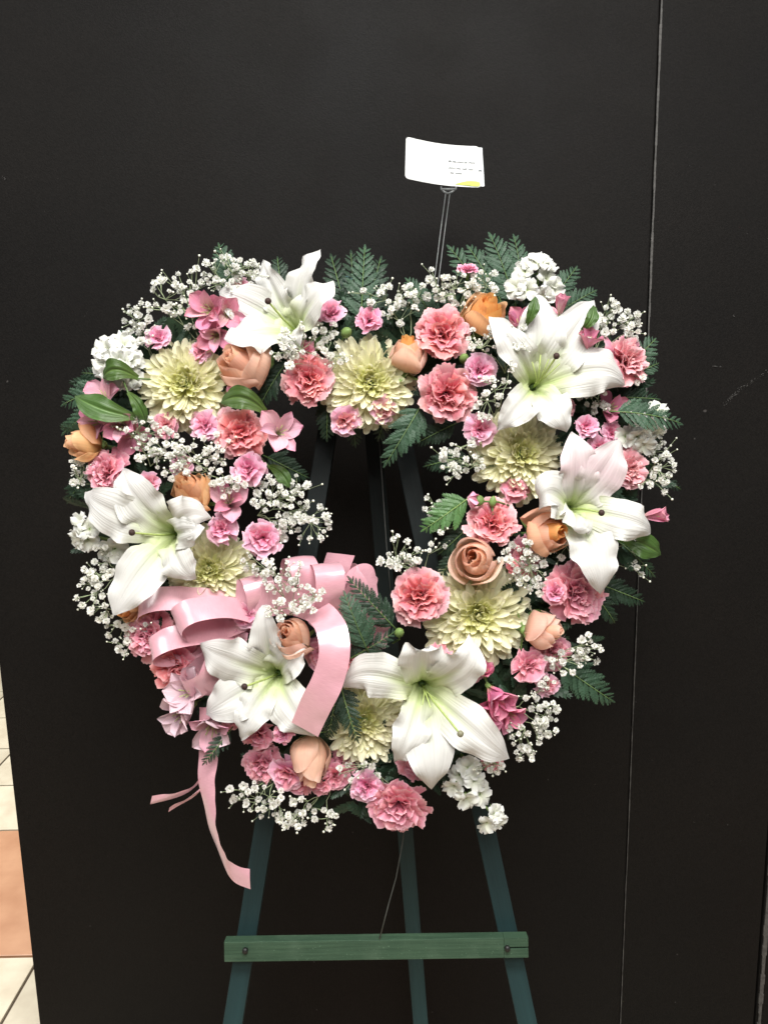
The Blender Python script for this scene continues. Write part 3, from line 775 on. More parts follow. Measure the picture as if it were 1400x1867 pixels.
# ---- lily ---------------------------------------------------------------
def bez(p, t):
    a = 1 - t
    return p[0] * a ** 3 + p[1] * 3 * a * a * t + p[2] * 3 * a * t * t + p[3] * t ** 3
def dbez(p, t):
    a = 1 - t
    return (p[1] - p[0]) * 3 * a * a + (p[2] - p[1]) * 6 * a * t + (p[3] - p[2]) * 3 * t * t
def lily_petal(ctrl, axis, width, mat, twist=0.0, cup=.25, ruf=.0016, seed=0, curl=0.0, pt=.12, side=None):
    r = random.Random(seed)
    nu, nv = 14, 26
    ph = [r.uniform(0, 6.28) for _ in range(4)]
    fq = r.uniform(2.4, 3.8)
    rec = r.uniform(.03, .14) if curl > .12 else 0.0
    V, UV = [], []
    cho = ctrl[3] - ctrl[0]
    B0 = side.normalized() if side is not None else cho.cross(axis).normalized()
    pos = []
    for j in range(nv + 1):
        t = j / nv
        T = dbez(ctrl, t).normalized()
        Bv = (B0 - T * B0.dot(T)).normalized()
        Nv = T.cross(Bv) * -1
        if j == 0 and Nv.dot(axis) < 0: pass
        a = twist * t
        B2 = Bv * math.cos(a) + Nv * math.sin(a); N2 = Nv * math.cos(a) - Bv * math.sin(a)
        C = bez(ctrl, t) - axis * (rec * cho.length * max(0.0, (t - .70) / .30) ** 2)
        # outline: narrow claw, widest past the middle, drawn out to a point
        if t < .58:
            wv = .26 + .74 * math.sin(t / .58 * math.pi / 2) ** 1.25
        else:
            k = min(1.0, (t - .58) / .42)
            wv = (1 - k ** 1.75) * (1 - pt) + pt * (1 - k) ** .5
        hw = width * .5 * max(wv, .015)
        for i in range(nu + 1):
            s = 2 * i / nu - 1
            off = cup * hw * (abs(s) ** 1.8) * (1 - .75 * t)
            off -= curl * hw * (abs(s) ** 2.4) * t
            off -= (.0026 * math.exp(-(s * 6) ** 2) - .0011 * math.exp(-((abs(s) - .28) * 7) ** 2)) * math.sin(math.pi * min(1, t * 1.1))
            e = abs(s) ** 2.6 * max(0.0, math.sin(math.pi * t)) ** .6
            sd = 0 if s < 0 else 2
            off += ruf * .9 * s * math.sin(5.2 * t + ph[1]) * t + ruf * 3.4 * e * (math.sin(fq * 6.28 * t + ph[sd]) + .55 * math.sin(fq * 11.3 * t + ph[sd + 1]))
            V.append(C + B2 * (hw * s * (1 + .04 * math.sin(9 * t + ph[sd]))) + N2 * off)
            UV.append(((s + 1) / 2, t))
    return mesh('petal', V, grid_faces(nu, nv), mat, UV)

def lily(x, y, wd, face, petals, label, pistil=None, stamens=(), seed=0, depth=.05):
    ax = dirw(*face)
    T = P(x, y, wd)
    base = T - ax * depth
    e = empty('lily', base); tag(e, label, 'lily', 'white lilies')
    for i, p in enumerate(petals):
        tx, ty, tw, wpx = p[0], p[1], p[2], p[3]
        o = p[4] if len(p) > 4 else {}
        tipp = P(tx, ty, tw) - base
        cho = tipp - ax * tipp.dot(ax)
        L = cho.length
        cd = cho.normalized()
        lift = o.get('lift', .5)
        p0 = cd * .004
        p1 = ax * (depth * 1.0) + cd * L * o.get('o1', .10)
        p2 = cd * L * o.get('o2', .62) + ax * (depth + L * lift * .55)
        if 'mid' in o:
            mx, my, mw = o['mid']; p2 = P(mx, my, mw) - base
        mat = M[o.get('mat', 'lily')]
        sd = None
        if 'side' in o: sd = dirw(*o['side'])
        me = lily_petal([p0, p1, p2, tipp], ax, wpx * Q, mat, R(o.get('tw', 0)), o.get('cup', .30), o.get('ruf', .0018), seed * 10 + i, o.get('curl', .15), o.get('pt', .12), sd)
        obj('petal', me, e)
    if pistil:
        px, py, pw = pistil
        q = P(px, py, pw) - base
        b = MB(); b.tube([ax * .012, ax * (depth * .6) + q * .25, q * .9 + ax * .006, q], .0016, .0013, 6)
        pi = obj('pistil', b.build('pistil', M['filament']), e)
        b = MB(); b.ball(q, .0044, 8, 6); obj('stigma', b.build('stigma', M['anther' if pistil[2] > 0 and label.find('pale stigma') < 0 else 'stigma']), pi)
    for k, (sx, sy, sw) in enumerate(stamens):
        q = P(sx, sy, sw) - base
        b = MB(); b.tube([ax * .012, ax * (depth * .7) + q * .2, q], .0010, .0007, 5)
        obj('stamen', b.build('stamen', M['filament']), e)
    b = MB(); b.tube([-ax * .055, -ax * .02, Vector((0, 0, 0)), ax * .008], .0032, .0042, 7); obj('stem', b.build('stem', M['stem']), e)
    return e

# ---- fern -----------------------------------------------------------------
def pinna_meshes(matkey):
    out = []
    for v in range(3):
        r = random.Random(40 + v)
        V, F, UV = [], [], []
        n = 8
        for i in range(n):
            t0, t1 = i / n, (i + 1) / n
            wv = math.sin(math.pi * (0.16 + .80 * t0) ** .85) * .155 + .022
            zz = -.05 * t0 * t0
            for sd in (-1, 1):
                k = len(V)
                w0 = wv * r.uniform(.85, 1.12)
                V += [(t0, 0, zz + .012), (t1 * .98, 0, -.05 * t1 * t1 + .012), (t1 + .055, sd * w0, zz - .02 - .05 * r.random()), (t0 + .25 / n, sd * w0 * .78, zz + .01 - .03 * r.random())]
                F += [(k, k + 1, k + 2, k + 3) if sd > 0 else (k, k + 3, k + 2, k + 1)]
        k = len(V)
        V += [(.94, 0, -.04), (1.10, 0.004, -.075), (.99, .035, -.05), (.99, -.035, -.05)]
        F += [(k, k + 3, k + 1, k + 2)]
        out.append(mesh('leaflet', V, F, M[matkey], [(.5, .5)] * len(V), False))
    return out
def fern(bx, by, bw, tx, ty, tw, label, mat='fern', n=8, wide=.42, seed=0, nrm=(0, 0, 1), arch=.012, start=.12):
    r = random.Random(1500 + seed); wide *= .84
    ms = cached(('pinna', mat), lambda: pinna_meshes(mat))
    p0, p1 = P(bx, by, bw), P(tx, ty, tw)
    e = empty('fern_frond', p0); tag(e, label, 'fern', 'leatherleaf fern fronds')
    N = dirw(*nrm)
    d = p1 - p0; L = d.length
    ctrl = [Vector((0, 0, 0)), d * .33 + N * arch, d * .7 + N * arch * 1.2, d]
    b = MB(); b.tube([bez(ctrl, k / 8) for k in range(9)], .0011, .0004, 5)
    obj('rachis', b.build('rachis', M['calyx' if mat == 'fern_bright' else 'stem']), e)
    n = n + 2
    for k in range(n):
        t = start + (1 - start) * (k + .2) / n
        T = dbez(ctrl, t).normalized()
        B = N.cross(T).normalized(); N2 = T.cross(B)
        for sd in (-1, 1):
            ln = L * wide * (1 - t) ** .62 * (.55 + .45 * min(1, t / .18)) + L * .05
            ln *= r.uniform(.88, 1.1)
            a = R(r.uniform(40, 54) - 10 * t)
            dx = T * math.cos(a) + B * sd * math.sin(a)
            dx = (dx - N2 * r.uniform(-.05, .22)).normalized()
            dy = N2.cross(dx).normalized(); dz = dx.cross(dy)
            dy2 = dy * math.cos(.3 * sd) + dz * math.sin(.3 * sd) * r.uniform(.2, 1.2); dy2 = (dy2 - dx * dy2.dot(dx)).normalized()
            dz2 = dx.cross(dy2)
            m = Matrix((dx, dy2, dz2)).transposed().to_4x4()
            obj('leaflet', ms[r.randrange(3)], e, Matrix.Translation(bez(ctrl, max(0, t - .02 * (sd > 0)))) @ m @ Matrix.Scale(ln, 4))
    T = dbez(ctrl, 1).normalized(); B = N.cross(T).normalized(); N2 = T.cross(B)
    obj('leaflet', ms[0], e, Matrix.Translation(bez(ctrl, .93)) @ Matrix((T, B, N2)).transposed().to_4x4() @ Matrix.Scale(L * .13, 4))
    return e

def leaf(bx, by, bw, tx, ty, tw, wpx, label, mid=None, tw_=0, cup=.3, seed=0, side=None, nrm=(0, 0, 1)):
    p0, p1 = P(bx, by, bw), P(tx, ty, tw)
    e = empty('broad_leaf', p0); tag(e, label, 'leaf', 'broad green leaves')
    d = p1 - p0
    m1 = d * .35 + dirw(0, 0, 1) * .012 if mid is None else P(*mid) - p0
    ctrl = [Vector((0, 0, 0)), m1, d * .72 + (m1 - d * .35) * .7, d]
    me = lily_petal(ctrl, dirw(*nrm), wpx * Q, M['leaf'], R(tw_), cup, .0004, seed, .1, .05, dirw(*side) if side else None)
    me.name = 'blade'; obj('blade', me, e)
    b = MB(); b.tube([-d.normalized() * .02 - dirw(0, 0, 1) * .012, Vector((0, 0, 0)), d * .05], .0014, .001, 5); obj('leaf_stalk', b.build('leaf_stalk', M['stem']), e)
    return e

# ---- baby's breath ----------------------------------------------------------
def blossom_meshes():
    out = []
    for v in range(4):
        r = random.Random(60 + v)
        V, F, UV = [], [], []
        n = 18
        for i in range(n):
            f = (i + .5) / n
            pol = R(8) + R(100) * f ** .7
            phi = i * 2.4 + r.uniform(-.3, .3)
            L = .0052 * r.uniform(.85, 1.15); wd = .0042 * r.uniform(.8, 1.2)
            d = Vector((math.sin(pol) * math.cos(phi), math.sin(pol) * math.sin(phi), math.cos(pol)))
            s = Vector((-math.sin(phi), math.cos(phi), 0)); nn = s.cross(d)
            k = len(V)
            tw = r.uniform(-.5, .5)
            s = s * math.cos(tw) + nn * math.sin(tw)
            V += [d * .0008, d * L * .7 - s * wd * .5 + nn * .0006, d * L * 1.02 - s * wd * .2, d * L * 1.02 + s * wd * .28 + nn * .0005, d * L * .7 + s * wd * .5]
            UV += [(.5, 0), (0, .7), (.3, 1), (.7, 1), (1, .7)]
            F += [(k, k + 1, k + 2, k + 3, k + 4)]
        out.append(mesh('blossom', V, F, M['breath'], UV, False))
    return out
def breath(root, clusters, label, seed=0, size=1.0, nb=1.0):
    """sprig from photograph pixel root (x, y, w); clusters = (x, y, rx, ry, count, w)"""
    r = random.Random(2000 + seed)
    ms = cached('blossom', blossom_meshes)
    p0 = P(*root)
    e = empty('babys_breath_sprig', p0); tag(e, label, "baby's breath", "white baby's breath sprigs")
    st = MB(); bd = MB()
    hub0 = None
    for (cx, cy, rx, ry, n, cw) in clusters:
        hub = P(cx + (root[0] - cx) * .55, cy + (root[1] - cy) * .55, cw - .018) - p0
        st.tube([Vector((0, 0, 0)) if hub0 is None else Vector((0, 0, 0)), hub * .5 + Vector((r.uniform(-.004, .004), 0, r.uniform(-.004, .004))), hub], .0009, .0007, 4, False)
        pts = []
        tries = 0
        while len(pts) < n and tries < 400:
            tries += 1
            a = r.uniform(0, 6.283); q = math.sqrt(r.random())
            x = cx + 1.2 * rx * q * math.cos(a); y = cy + 1.2 * ry * q * math.sin(a)
            if any((x - u[0]) ** 2 + (y - u[1]) ** 2 < (10.0) ** 2 for u in pts): continue
            pts.append((x, y, cw + r.uniform(-.016, .014)))
        k = max(1, n // 5)
        subs = []
        for g in range(k):
            c = pts[g * len(pts) // k]
            sp_ = P(c[0] + (cx - c[0]) * .35 + (root[0] - c[0]) * .16, c[1] + (cy - c[1]) * .35 + (root[1] - c[1]) * .16, c[2] - .008) - p0
            subs.append(sp_)
            st.tube([hub, (hub + sp_) * .5 + Vector((r.uniform(-.003, .003), r.uniform(-.003, .003), r.uniform(-.003, .003))), sp_], .0007, .0005, 4, False)
        for c in pts:
            q = P(*c) - p0
            s = min(subs, key=lambda u: (u - q).length)
            mid = (s + q) * .5 + Vector((r.uniform(-.003, .003), r.uniform(-.003, .003), r.uniform(-.003, .003)))
            st.tube([s, mid, q], .00058, .00048, 3, False)
            d = (q - s).normalized() * .5 + dirw(r.uniform(-.6, .6), r.uniform(-.5, .8), r.uniform(.3, 1.2))
            sc = size * r.choice((.62, .78, .88, .98, 1.05, 1.2)) * r.uniform(.9, 1.1)
            obj('blossom', ms[r.randrange(4)], e, Matrix.Translation(q) @ frame(d, r.uniform(0, 6)).to_4x4() @ Matrix.Scale(sc, 4))
            for _ in range(2):
                if r.random() < .62 * nb:
                    b = mid + (q - s) * r.uniform(.2, .9) + dirw(r.uniform(-1, 1), r.uniform(-1, 1), r.uniform(-.3, .7)) * r.uniform(.004, .010)
                    st.tube([mid, b], .0004, .00035, 3, False); bd.ball(b, r.uniform(.0011, .0019), 6, 4)
    obj('stem', st.build('stem', M['breath_stem']), e)
    if bd.V:
        o = obj('buds', bd.build('buds', M['bud']), e); o['kind'] = 'stuff'
    return e

def carn_bud(x, y, wd, ln_px, wpx, dirv, label, tip=None, cat='flower bud', seed=0):
    """closed green bud, with the petals' tip showing when tip is given"""
    a = dirw(*dirv)
    L = ln_px * Q; rr = wpx * Q / 2
    e = empty('flower_bud', P(x, y, wd) - a * L * .5, frame(a)); tag(e, label, cat, 'closed flower buds')
    b = MB(); n = 9
    prof = [(0, .35), (.12, .75), (.35, 1.0), (.62, .92), (.85, .6), (1.0, .12)] if tip is None else [(0, .3), (.1, .7), (.3, .95), (.5, 1.0), (.58, .92)]
    V, F, U = [], [], []
    for j, (t, k) in enumerate(prof):
        for i in range(n):
            an = 2 * math.pi * i / n; V.append((rr * k * math.cos(an), rr * k * math.sin(an), t * L)); U.append((i / n, t))
    for j in range(len(prof) - 1):
        for i in range(n): F.append((j * n + i, j * n + (i + 1) % n, (j + 1) * n + (i + 1) % n, (j + 1) * n + i))
    F.append(tuple((len(prof) - 1) * n + i for i in range(n)))
    b.add(V, F, U); obj('calyx', b.build('calyx', M['calyx']), e)
    if tip:
        me = arc_petal('petal', M[tip], L * .75, R(24), R(-34), spoon(rr * 2.2, .5, .7, .25), cup=.7, nu=6, nv=6, seed=seed, r0=rr * .15)
        for i in range(5):
            obj('petal', me, e, rot_child(i * 1.2566, 0, R(8), 1.0, (0, 0, L * .38)))
    add_stem(e, .04, .0014)
    return e

# ---- ribbon --------------------------------------------------------------------
def ribbon_strip(nm, pts, sides, width, parent, n=40, curve=0.0):
    """pts: list of Vectors (Catmull-Rom), sides: matching unit width directions"""
    k = len(pts)
    V, UV = [], []
    Ltot = 0; prev = None
    nu = 6
    ph_ = (width * 7919 + pts[1].x * 131 + pts[1].z * 77) % 6.28; cr_ = .0014 * math.sin(ph_ * 3)
    for j in range(n + 1):
        u = j / n * (k - 1); i = min(int(u), k - 2); t = u - i
        g = lambda arr, q: arr[max(0, min(k - 1, q))]
        def cr(arr):
            a, b, c, d = g(arr, i - 1), g(arr, i), g(arr, i + 1), g(arr, i + 2)
            return b * 1.0 + (c - a) * .5 * t + (a * 2 - b * 5 + c * 4 - d) * .5 * t * t + (b * 3 - a - c * 3 + d) * .5 * t ** 3
        C = cr(pts); S = cr(sides).normalized()
        if prev is not None: Ltot += (C - prev).length
        T = (C - prev).normalized() if prev is not None and (C - prev).length > 1e-7 else None
        prev = C
        Nn = T.cross(S).normalized() if T is not None else Vector((0, 0, 0))
        for m_ in range(nu + 1):
            s = 2 * m_ / nu - 1
            wob = cr_ * (s * s - .5) + .0009 * math.sin(Ltot * 95 + ph_ + 1.7 * s) * s + .0006 * math.sin(Ltot * 210 + 2 * ph_) * (s > 0) * s
            V.append(C + S * (width * .5 * s * (1 + .02 * math.sin(Ltot * 60 + ph_))) + Nn * wob); UV.append(((s + 1) / 2, Ltot / .3))
    return obj(nm, mesh(nm, V, grid_faces(nu, n), M['satin'], UV), parent)
def ribbon_loop(e, base, K, d, wd, L, h, width, roll=0.0, nm='loop', skew=0.0):
    """teardrop loop leaving knot K along d, ribbon width along wd, bulging h across"""
    d = d.normalized(); wd = (wd - d * wd.dot(d)).normalized(); nrm = d.cross(wd)
    pts, sides = [], []
    for j in range(15):
        tau = 2 * math.pi * j / 14
        al = L * (1 - math.cos(tau)) / 2
        of = h * math.sin(tau) * (.45 + .55 * (1 - math.cos(tau)) / 2)
        pts.append(K + d * al + nrm * of + wd * (skew * (j / 14 - .5)) - base)
        sides.append((wd * math.cos(roll * math.sin(tau / 2)) + d * math.sin(roll * math.sin(tau / 2))).normalized())
    return ribbon_strip(nm, pts, sides, width, e, 56)
# ------------------------------------------------------------------ easel (lies parallel to the wreath, just behind it)
ez = empty('display_easel', P(690, 1000, -.09)); tag(ez, 'green wooden easel holding up the flower heart', 'easel')
e0 = ez.location.copy()
def plank(nm, a, b_, wd, th, mat, parent, ext=0.0):
    d = (b_ - a); L = d.length; z = d / L
    x = (rt - z * rt.dot(z)).normalized(); y = z.cross(x)
    bb = MB(); box(bb, (0, 0, 0), (wd / 2, th / 2, L / 2 + ext), bev=.0015)
    me = bb.build(nm, mat, False)
    return obj(nm, me, parent, Matrix.Translation((a + b_) / 2 - e0) @ Matrix((x, y, z)).transposed().to_4x4())
def to_floor(a, b_):
    t = (a.z - 0.012) / (a.z - b_.z); return a + (b_ - a) * t
WL = -.074
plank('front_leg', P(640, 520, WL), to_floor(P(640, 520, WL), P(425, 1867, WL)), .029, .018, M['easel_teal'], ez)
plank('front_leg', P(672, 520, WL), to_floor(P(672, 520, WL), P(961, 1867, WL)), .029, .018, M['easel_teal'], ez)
pr = P(662, 560, WL - .03)
pb_ = P(767, 1867, -.36)
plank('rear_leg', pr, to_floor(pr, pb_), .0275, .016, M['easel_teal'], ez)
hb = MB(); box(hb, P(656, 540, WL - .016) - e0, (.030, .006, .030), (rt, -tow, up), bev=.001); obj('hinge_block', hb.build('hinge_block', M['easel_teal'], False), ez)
# crossbar with a saw slot and peg at its right end
zb = MB()
ca, cb = P(411, 1730, WL + .022), P(961, 1722, WL + .022)
cx = (cb - ca).normalized(); cz = tow; cy = cz.cross(cx).normalized(); Lb = (cb - ca).length
sl = .036                                     # slot length
hh = .0150
box(zb, (ca + (cb - cx * sl)) / 2 - e0, ((Lb - sl) / 2, hh, .009), (cx, cy, cz), bev=.0012)
for sg in (1, -1):
    box(zb, cb - cx * (sl / 2) + cy * sg * (hh / 2 + .0007) - e0, (sl / 2, hh / 2 - .0007, .009), (cx, cy, cz), bev=.0008)
bar = obj('crossbar', zb.build('crossbar', M['easel_green'], False), ez)
for px, py in ((924, 1727), (448, 1731)):
    pg = MB(); c = P(px, py, WL + .030) - e0
    pg.tube([c - tow * .02, c + tow * .004, c + tow * .006], .0042, .0042, 10); obj('peg', pg.build('peg', M['peg']), bar)
def wire(pts, r, label):
    p0 = P(*pts[0]); e = empty('wire_or_lit_edge', p0); tag(e, label, 'wire', 'thin wire and lit post edge on the easel')
    b = MB(); b.tube([P(*p) - p0 for p in pts], r, r, 5); obj('strand', b.build('strand', M['wire']), e)
wire([(689, 760, -.085), (691, 800, -.085), (697, 880, -.085), (705, 1000, -.085), (713, 1090, -.085)], .0008, 'thin lit edge of the easel post inside the open middle of the heart')  # grey strand drawn for the light catching the rear leg's right edge
wire([(742, 1440, -.04), (735, 1530, -.042), (722, 1600, -.043), (708, 1650, -.043), (692, 1712, -.042)], .0010, 'thin wire running from the heart down to the crossbar')

# ------------------------------------------------------------------ heart form and packing greens
heart = [(692, 668), (740, 628), (820, 605), (900, 600), (985, 615), (1060, 665), (1100, 750), (1098, 850), (1065, 960), (1015, 1060), (950, 1160), (870, 1260), (790, 1345), (715, 1405),
         (640, 1385), (540, 1320), (440, 1240), (350, 1150), (285, 1060), (240, 960), (222, 860), (232, 760), (275, 680), (350, 625), (440, 605), (540, 610), (630, 632)]
hs = []
n_ = len(heart)
for i in range(n_):
    a, b_, c, d = [np.array(heart[(i + k) % n_], float) for k in (-1, 0, 1, 2)]
    for t in (0, .25, .5, .75):
        hs.append(b_ + (c - a) * .5 * t + (a * 2 - b_ * 5 + c * 4 - d) * .5 * t * t + (b_ * 3 - a - c * 3 + d) * .5 * t ** 3)
fh = empty('foam_heart', P(690, 1380, -.03)); tag(fh, 'dark green foam heart form that all the flowers are set in', 'foam heart')
f0 = fh.location.copy()
V, F, UV = [], [], []
ns = 10; nh = len(hs)
for i, c in enumerate(hs):
    T = hs[(i + 1) % nh] - hs[i - 1]; T /= np.linalg.norm(T); Nn = np.array([-T[1], T[0]])
    for k in range(ns):
        th = 2 * math.pi * k / ns
        cu, cv = math.cos(th), math.sin(th)
        rx = 62 * (abs(cu) ** .6) * (1 if cu > 0 else -1); rz = .030 * (abs(cv) ** .6) * (1 if cv > 0 else -1)
        q = c + Nn * rx
        V.append(P(q[0], q[1], -.030 + rz) - f0); UV.append((k / ns, i / nh))
for i in range(nh):
    for k in range(ns):
        F.append((i * ns + k, i * ns + (k + 1) % ns, ((i + 1) % nh) * ns + (k + 1) % ns, ((i + 1) % nh) * ns + k))
obj('foam', mesh('foam', V, F, M['foam'], UV), fh)
# loose dark fern tips that hide the foam
def packing():
    r = random.Random(5)
    ms = cached(('pinna', 'fern_dark'), lambda: pinna_meshes('fern_dark'))
    b = MB()
    for i in range(820):
        c = hs[r.randrange(nh)]; T = hs[(r.randrange(nh))] * 0
        x = c[0] + r.gauss(0, 34); y = c[1] + r.gauss(0, 34)
        me = ms[r.randrange(3)]
        p = P(x, y, r.uniform(-.012, .016)) - f0
        a = r.uniform(0, 6.28); d = dirw(math.cos(a), math.sin(a), r.uniform(.1, .9)); n2 = dirw(r.uniform(-.8, .8), r.uniform(-.8, .8), 1)
        y_ = n2.cross(d).normalized(); z_ = d.cross(y_); L = r.uniform(.022, .044)
        V = [p + d * (v.co.x * L) + y_ * (v.co.y * L * 1.2) + z_ * (v.co.z * L) for v in me.vertices]
        b.add(V, [tuple(q.vertices) for q in me.polygons])
    o = obj('packing_foliage', b.build('packing_foliage', M['fern_dark'], False), None, Matrix.Translation(f0))
    o['kind'] = 'stuff'; o['label'] = 'dark green foliage packed between the flowers of the heart'; o['category'] = 'foliage'
packing()

# ------------------------------------------------------------------ card and its holder
ck = empty('card_pick', P(790, 560, .0)); tag(ck, 'clear plastic pick standing in the top of the heart', 'card pick')
k0 = ck.location.copy()
pts = [P(782, 590, .0), P(797, 500, -.008), P(807, 420, -.014), P(816, 353, -.018)]
b = MB()
for sg in (-1, 1):
    b.tube([p - k0 + rt * (sg * .0030) for p in pts], .0007, .0006, 5)
obj('rod', b.build('rod', M['clear']), ck)
b = MB()
top = P(816, 353, -.018) - k0
for sg, px in ((-1, 804), (1, 831)):
    q = P(px, 345, -.018) - k0; b.tube([top, (top + q) * .5 + dirw(0, -.3, .1) * .001, q, q + up * .004], .0015, .0012, 5)
b.tube([P(804, 345, -.017) - k0, P(831, 345, -.017) - k0], .0016, .0016, 5)
obj('fork', b.build('fork', M['clear']), ck)

cd = empty('message_card', P(811, 340, -.016)); tag(cd, 'small white message card held above the flowers', 'card')
c0 = cd.location.copy()
# outline corners (photograph pixels): the card bows slightly
TL, TR, BR, BL = P(740, 249, -.006), P(873, 267, -.026), P(877, 342, -.022), P(738, 325, -.002)
cn = (TR - TL).cross(BL - TL).normalized()
if cn.dot(tow) < 0: cn = -cn
def cpt(u, v, off=0.0):
    p = (TL * (1 - u) + TR * u) * (1 - v) + (BL * (1 - u) + BR * u) * v
    return p + cn * (-.0045 * math.sin(math.pi * u) + off) + up * (-.0012 * math.sin(math.pi * u)) - c0
def rounded(nm, u0, u1, v0, v1, mat, off, thick, rad=.05, nu=16, nv=8, parent=cd, shape=None):
    """thin slab over a patch of the card's surface with rounded corners"""
    ring = []
    for (cu, cv, a0) in ((u1 - rad, v0 + rad * 1.6, -90), (u1 - rad, v1 - rad * 1.6, 0), (u0 + rad, v1 - rad * 1.6, 90), (u0 + rad, v0 + rad * 1.6, 180)):
        for k in range(6):
            a = R(a0 + 18 * k); ring.append((cu + rad * math.cos(a), cv + rad * 1.6 * math.sin(a)))
    # subdivide long sides so the card can bow
    pts2 = []
    for i, a in enumerate(ring):
        bq = ring[(i + 1) % len(ring)]
        k = 8 if math.hypot(bq[0] - a[0], bq[1] - a[1]) > .15 else 1
        for j in range(k): pts2.append((a[0] + (bq[0] - a[0]) * j / k, a[1] + (bq[1] - a[1]) * j / k))
    if shape: pts2 = shape
    bm = bmesh.new()
    cu = sum(p[0] for p in pts2) / len(pts2); cv = sum(p[1] for p in pts2) / len(pts2)
    def lay(o_, flip):
        rings = []
        for s in (1, .75, .5, .25):
            rings.append([bm.verts.new(cpt(cu + (p[0] - cu) * s, cv + (p[1] - cv) * s, o_)) for p in pts2])
        c = bm.verts.new(cpt(cu, cv, o_)); n = len(pts2)
        for a_, b_ in zip(rings[:-1], rings[1:]):
            for i in range(n):
                f = [a_[i], a_[(i + 1) % n], b_[(i + 1) % n], b_[i]]; bm.faces.new(f if not flip else f[::-1])
        for i in range(n):
            f = [rings[-1][i], rings[-1][(i + 1) % n], c]; bm.faces.new(f if not flip else f[::-1])
        return rings[0]
    ra = lay(off, False); rb = lay(off - thick, True)
    n = len(pts2)
    for i in range(n): bm.faces.new([ra[(i + 1) % n], ra[i], rb[i], rb[(i + 1) % n]])
    bmesh.ops.recalc_face_normals(bm, faces=bm.faces[:])
    me = bpy.data.meshes.new(nm); bm.to_mesh(me); bm.free(); me.materials.append(mat)
    return obj(nm, me, parent)
rounded('front_sheet', 0, 1, 0, 1, M['card'], .0004, .0004)
rounded('inner_sheet', .30, 1.045, .02, .965, M['card_edge'], -.0006, .0004, rad=.012)
yy = [(.66 + .34 * k / 14, .985 - .13 * math.sin(math.pi * (.10 + .62 * k / 14)) ** 1.2) for k in range(14)] + [(.985, .90), (.985, .95), (.96, .985)]
rounded('yellow_print', 0, 1, 0, 1, M['card_yellow'], .0011, .0003, shape=yy)
def scribble(v, u0, u1, seed, amp=.022):
    r = random.Random(seed); b = MB(); u = u0
    while u < u1:
        wl = r.uniform(.03, .09); pts = []
        k = 10
        for j in range(k + 1):
            pts.append(cpt(u + wl * j / k, v + (u - .5) * .03 + amp * math.sin(j * 2.1 + r.uniform(-.6, .6)) * r.uniform(.3, 1), .0012))
        b.tube(pts, .00042, .00042, 4); u += wl + r.uniform(.012, .03)
    return b
b = MB()
for v, u0, u1, sd in ((.40, .58, .95, 1), (.56, .58, .86, 2), (.575, .97, .99, 3), (.68, .60, .70, 4)):
    s = scribble(v, u0, u1, sd); b.add(s.V, s.F, s.UV)
obj('handwriting', b.build('handwriting', M['ink']), cd)

# ------------------------------------------------------------------ lilies
W_ = dict
lily(520, 588, .060, (-.45, .25, 1), [
    (469, 463, .050, 54, W_(cup=.35, lift=.25, tw=10)), (577, 446, .075, 60, W_(cup=.25, lift=.3, ruf=.0024)), (603, 507, .085, 72, W_(cup=.30, lift=.45, curl=.3, mid=(585, 535, .105))),
    (394, 527, .040, 80, W_(cup=.2, lift=.5)), (403, 614, .090, 74, W_(cup=.25, lift=.6, curl=.3)), (545, 640, .055, 60, W_(cup=.3, lift=.4))],
    'white lily at the upper left with one petal pointing straight up', (489, 549, .105), (), 1)
lily(982, 700, .075, (.0, -.05, 1), [
    (893, 574, .085, 62, W_(cup=.35, lift=.45, tw=-12, ruf=.002)), (982, 532, .060, 84, W_(cup=.30, lift=.3)), (1083, 548, .060, 88, W_(cup=.3, lift=.35, curl=.1)),
    (1142, 704, .060, 90, W_(cup=.25, lift=.8, curl=.5, mid=(1118, 640, .115))), (1034, 787, .080, 66, W_(cup=.2, lift=.7, curl=.3)), (908, 783, .075, 60, W_(cup=.35, lift=.65, curl=.2))],
    'largest white lily at the upper right with pale green stamens', (1014, 649, .115), ((985, 647, .10), (1000, 655, .105), (1020, 663, .10), (970, 660, .095)), 2)
lily(1058, 925, .075, (.15, .05, 1), [
    (1044, 786, .075, 76, W_(cup=.25, lift=.4, mat='lily_blush')), (1132, 800, .075, 80, W_(cup=.3, lift=.4, mat='lily_blush', tw=10)), (1194, 970, .060, 74, W_(cup=.3, lift=.8, curl=.5)),
    (1104, 1084, .090, 88, W_(cup=.2, lift=.45, curl=.2)), (1050, 968, .105, 62, W_(cup=.4, lift=1.2, curl=.7)), (986, 930, .085, 84, W_(cup=.35, lift=.8, mid=(985, 860, .125), curl=.5))],
    'white lily at the right edge with a pink flush on its upper petals', (1096, 935, .115), (), 3)
lily(298, 978, .075, (-.2, -.05, 1), [
    (147, 897, .060, 88, W_(cup=.25, lift=.45)), (217, 853, .070, 84, W_(cup=.3, lift=.4, tw=-8)), (380, 946, .100, 78, W_(cup=.45, lift=.9, curl=.5, mid=(335, 915, .125))),
    (352, 1058, .090, 70, W_(cup=.3, lift=.7, curl=.4)), (208, 1122, .080, 88, W_(cup=.28, lift=.4, curl=.1)), (372, 962, .105, 60, W_(cup=.3, lift=.8, curl=.4))],
    'white lily at the left edge overlapping a cream chrysanthemum', (241, 971, .125), (), 4)
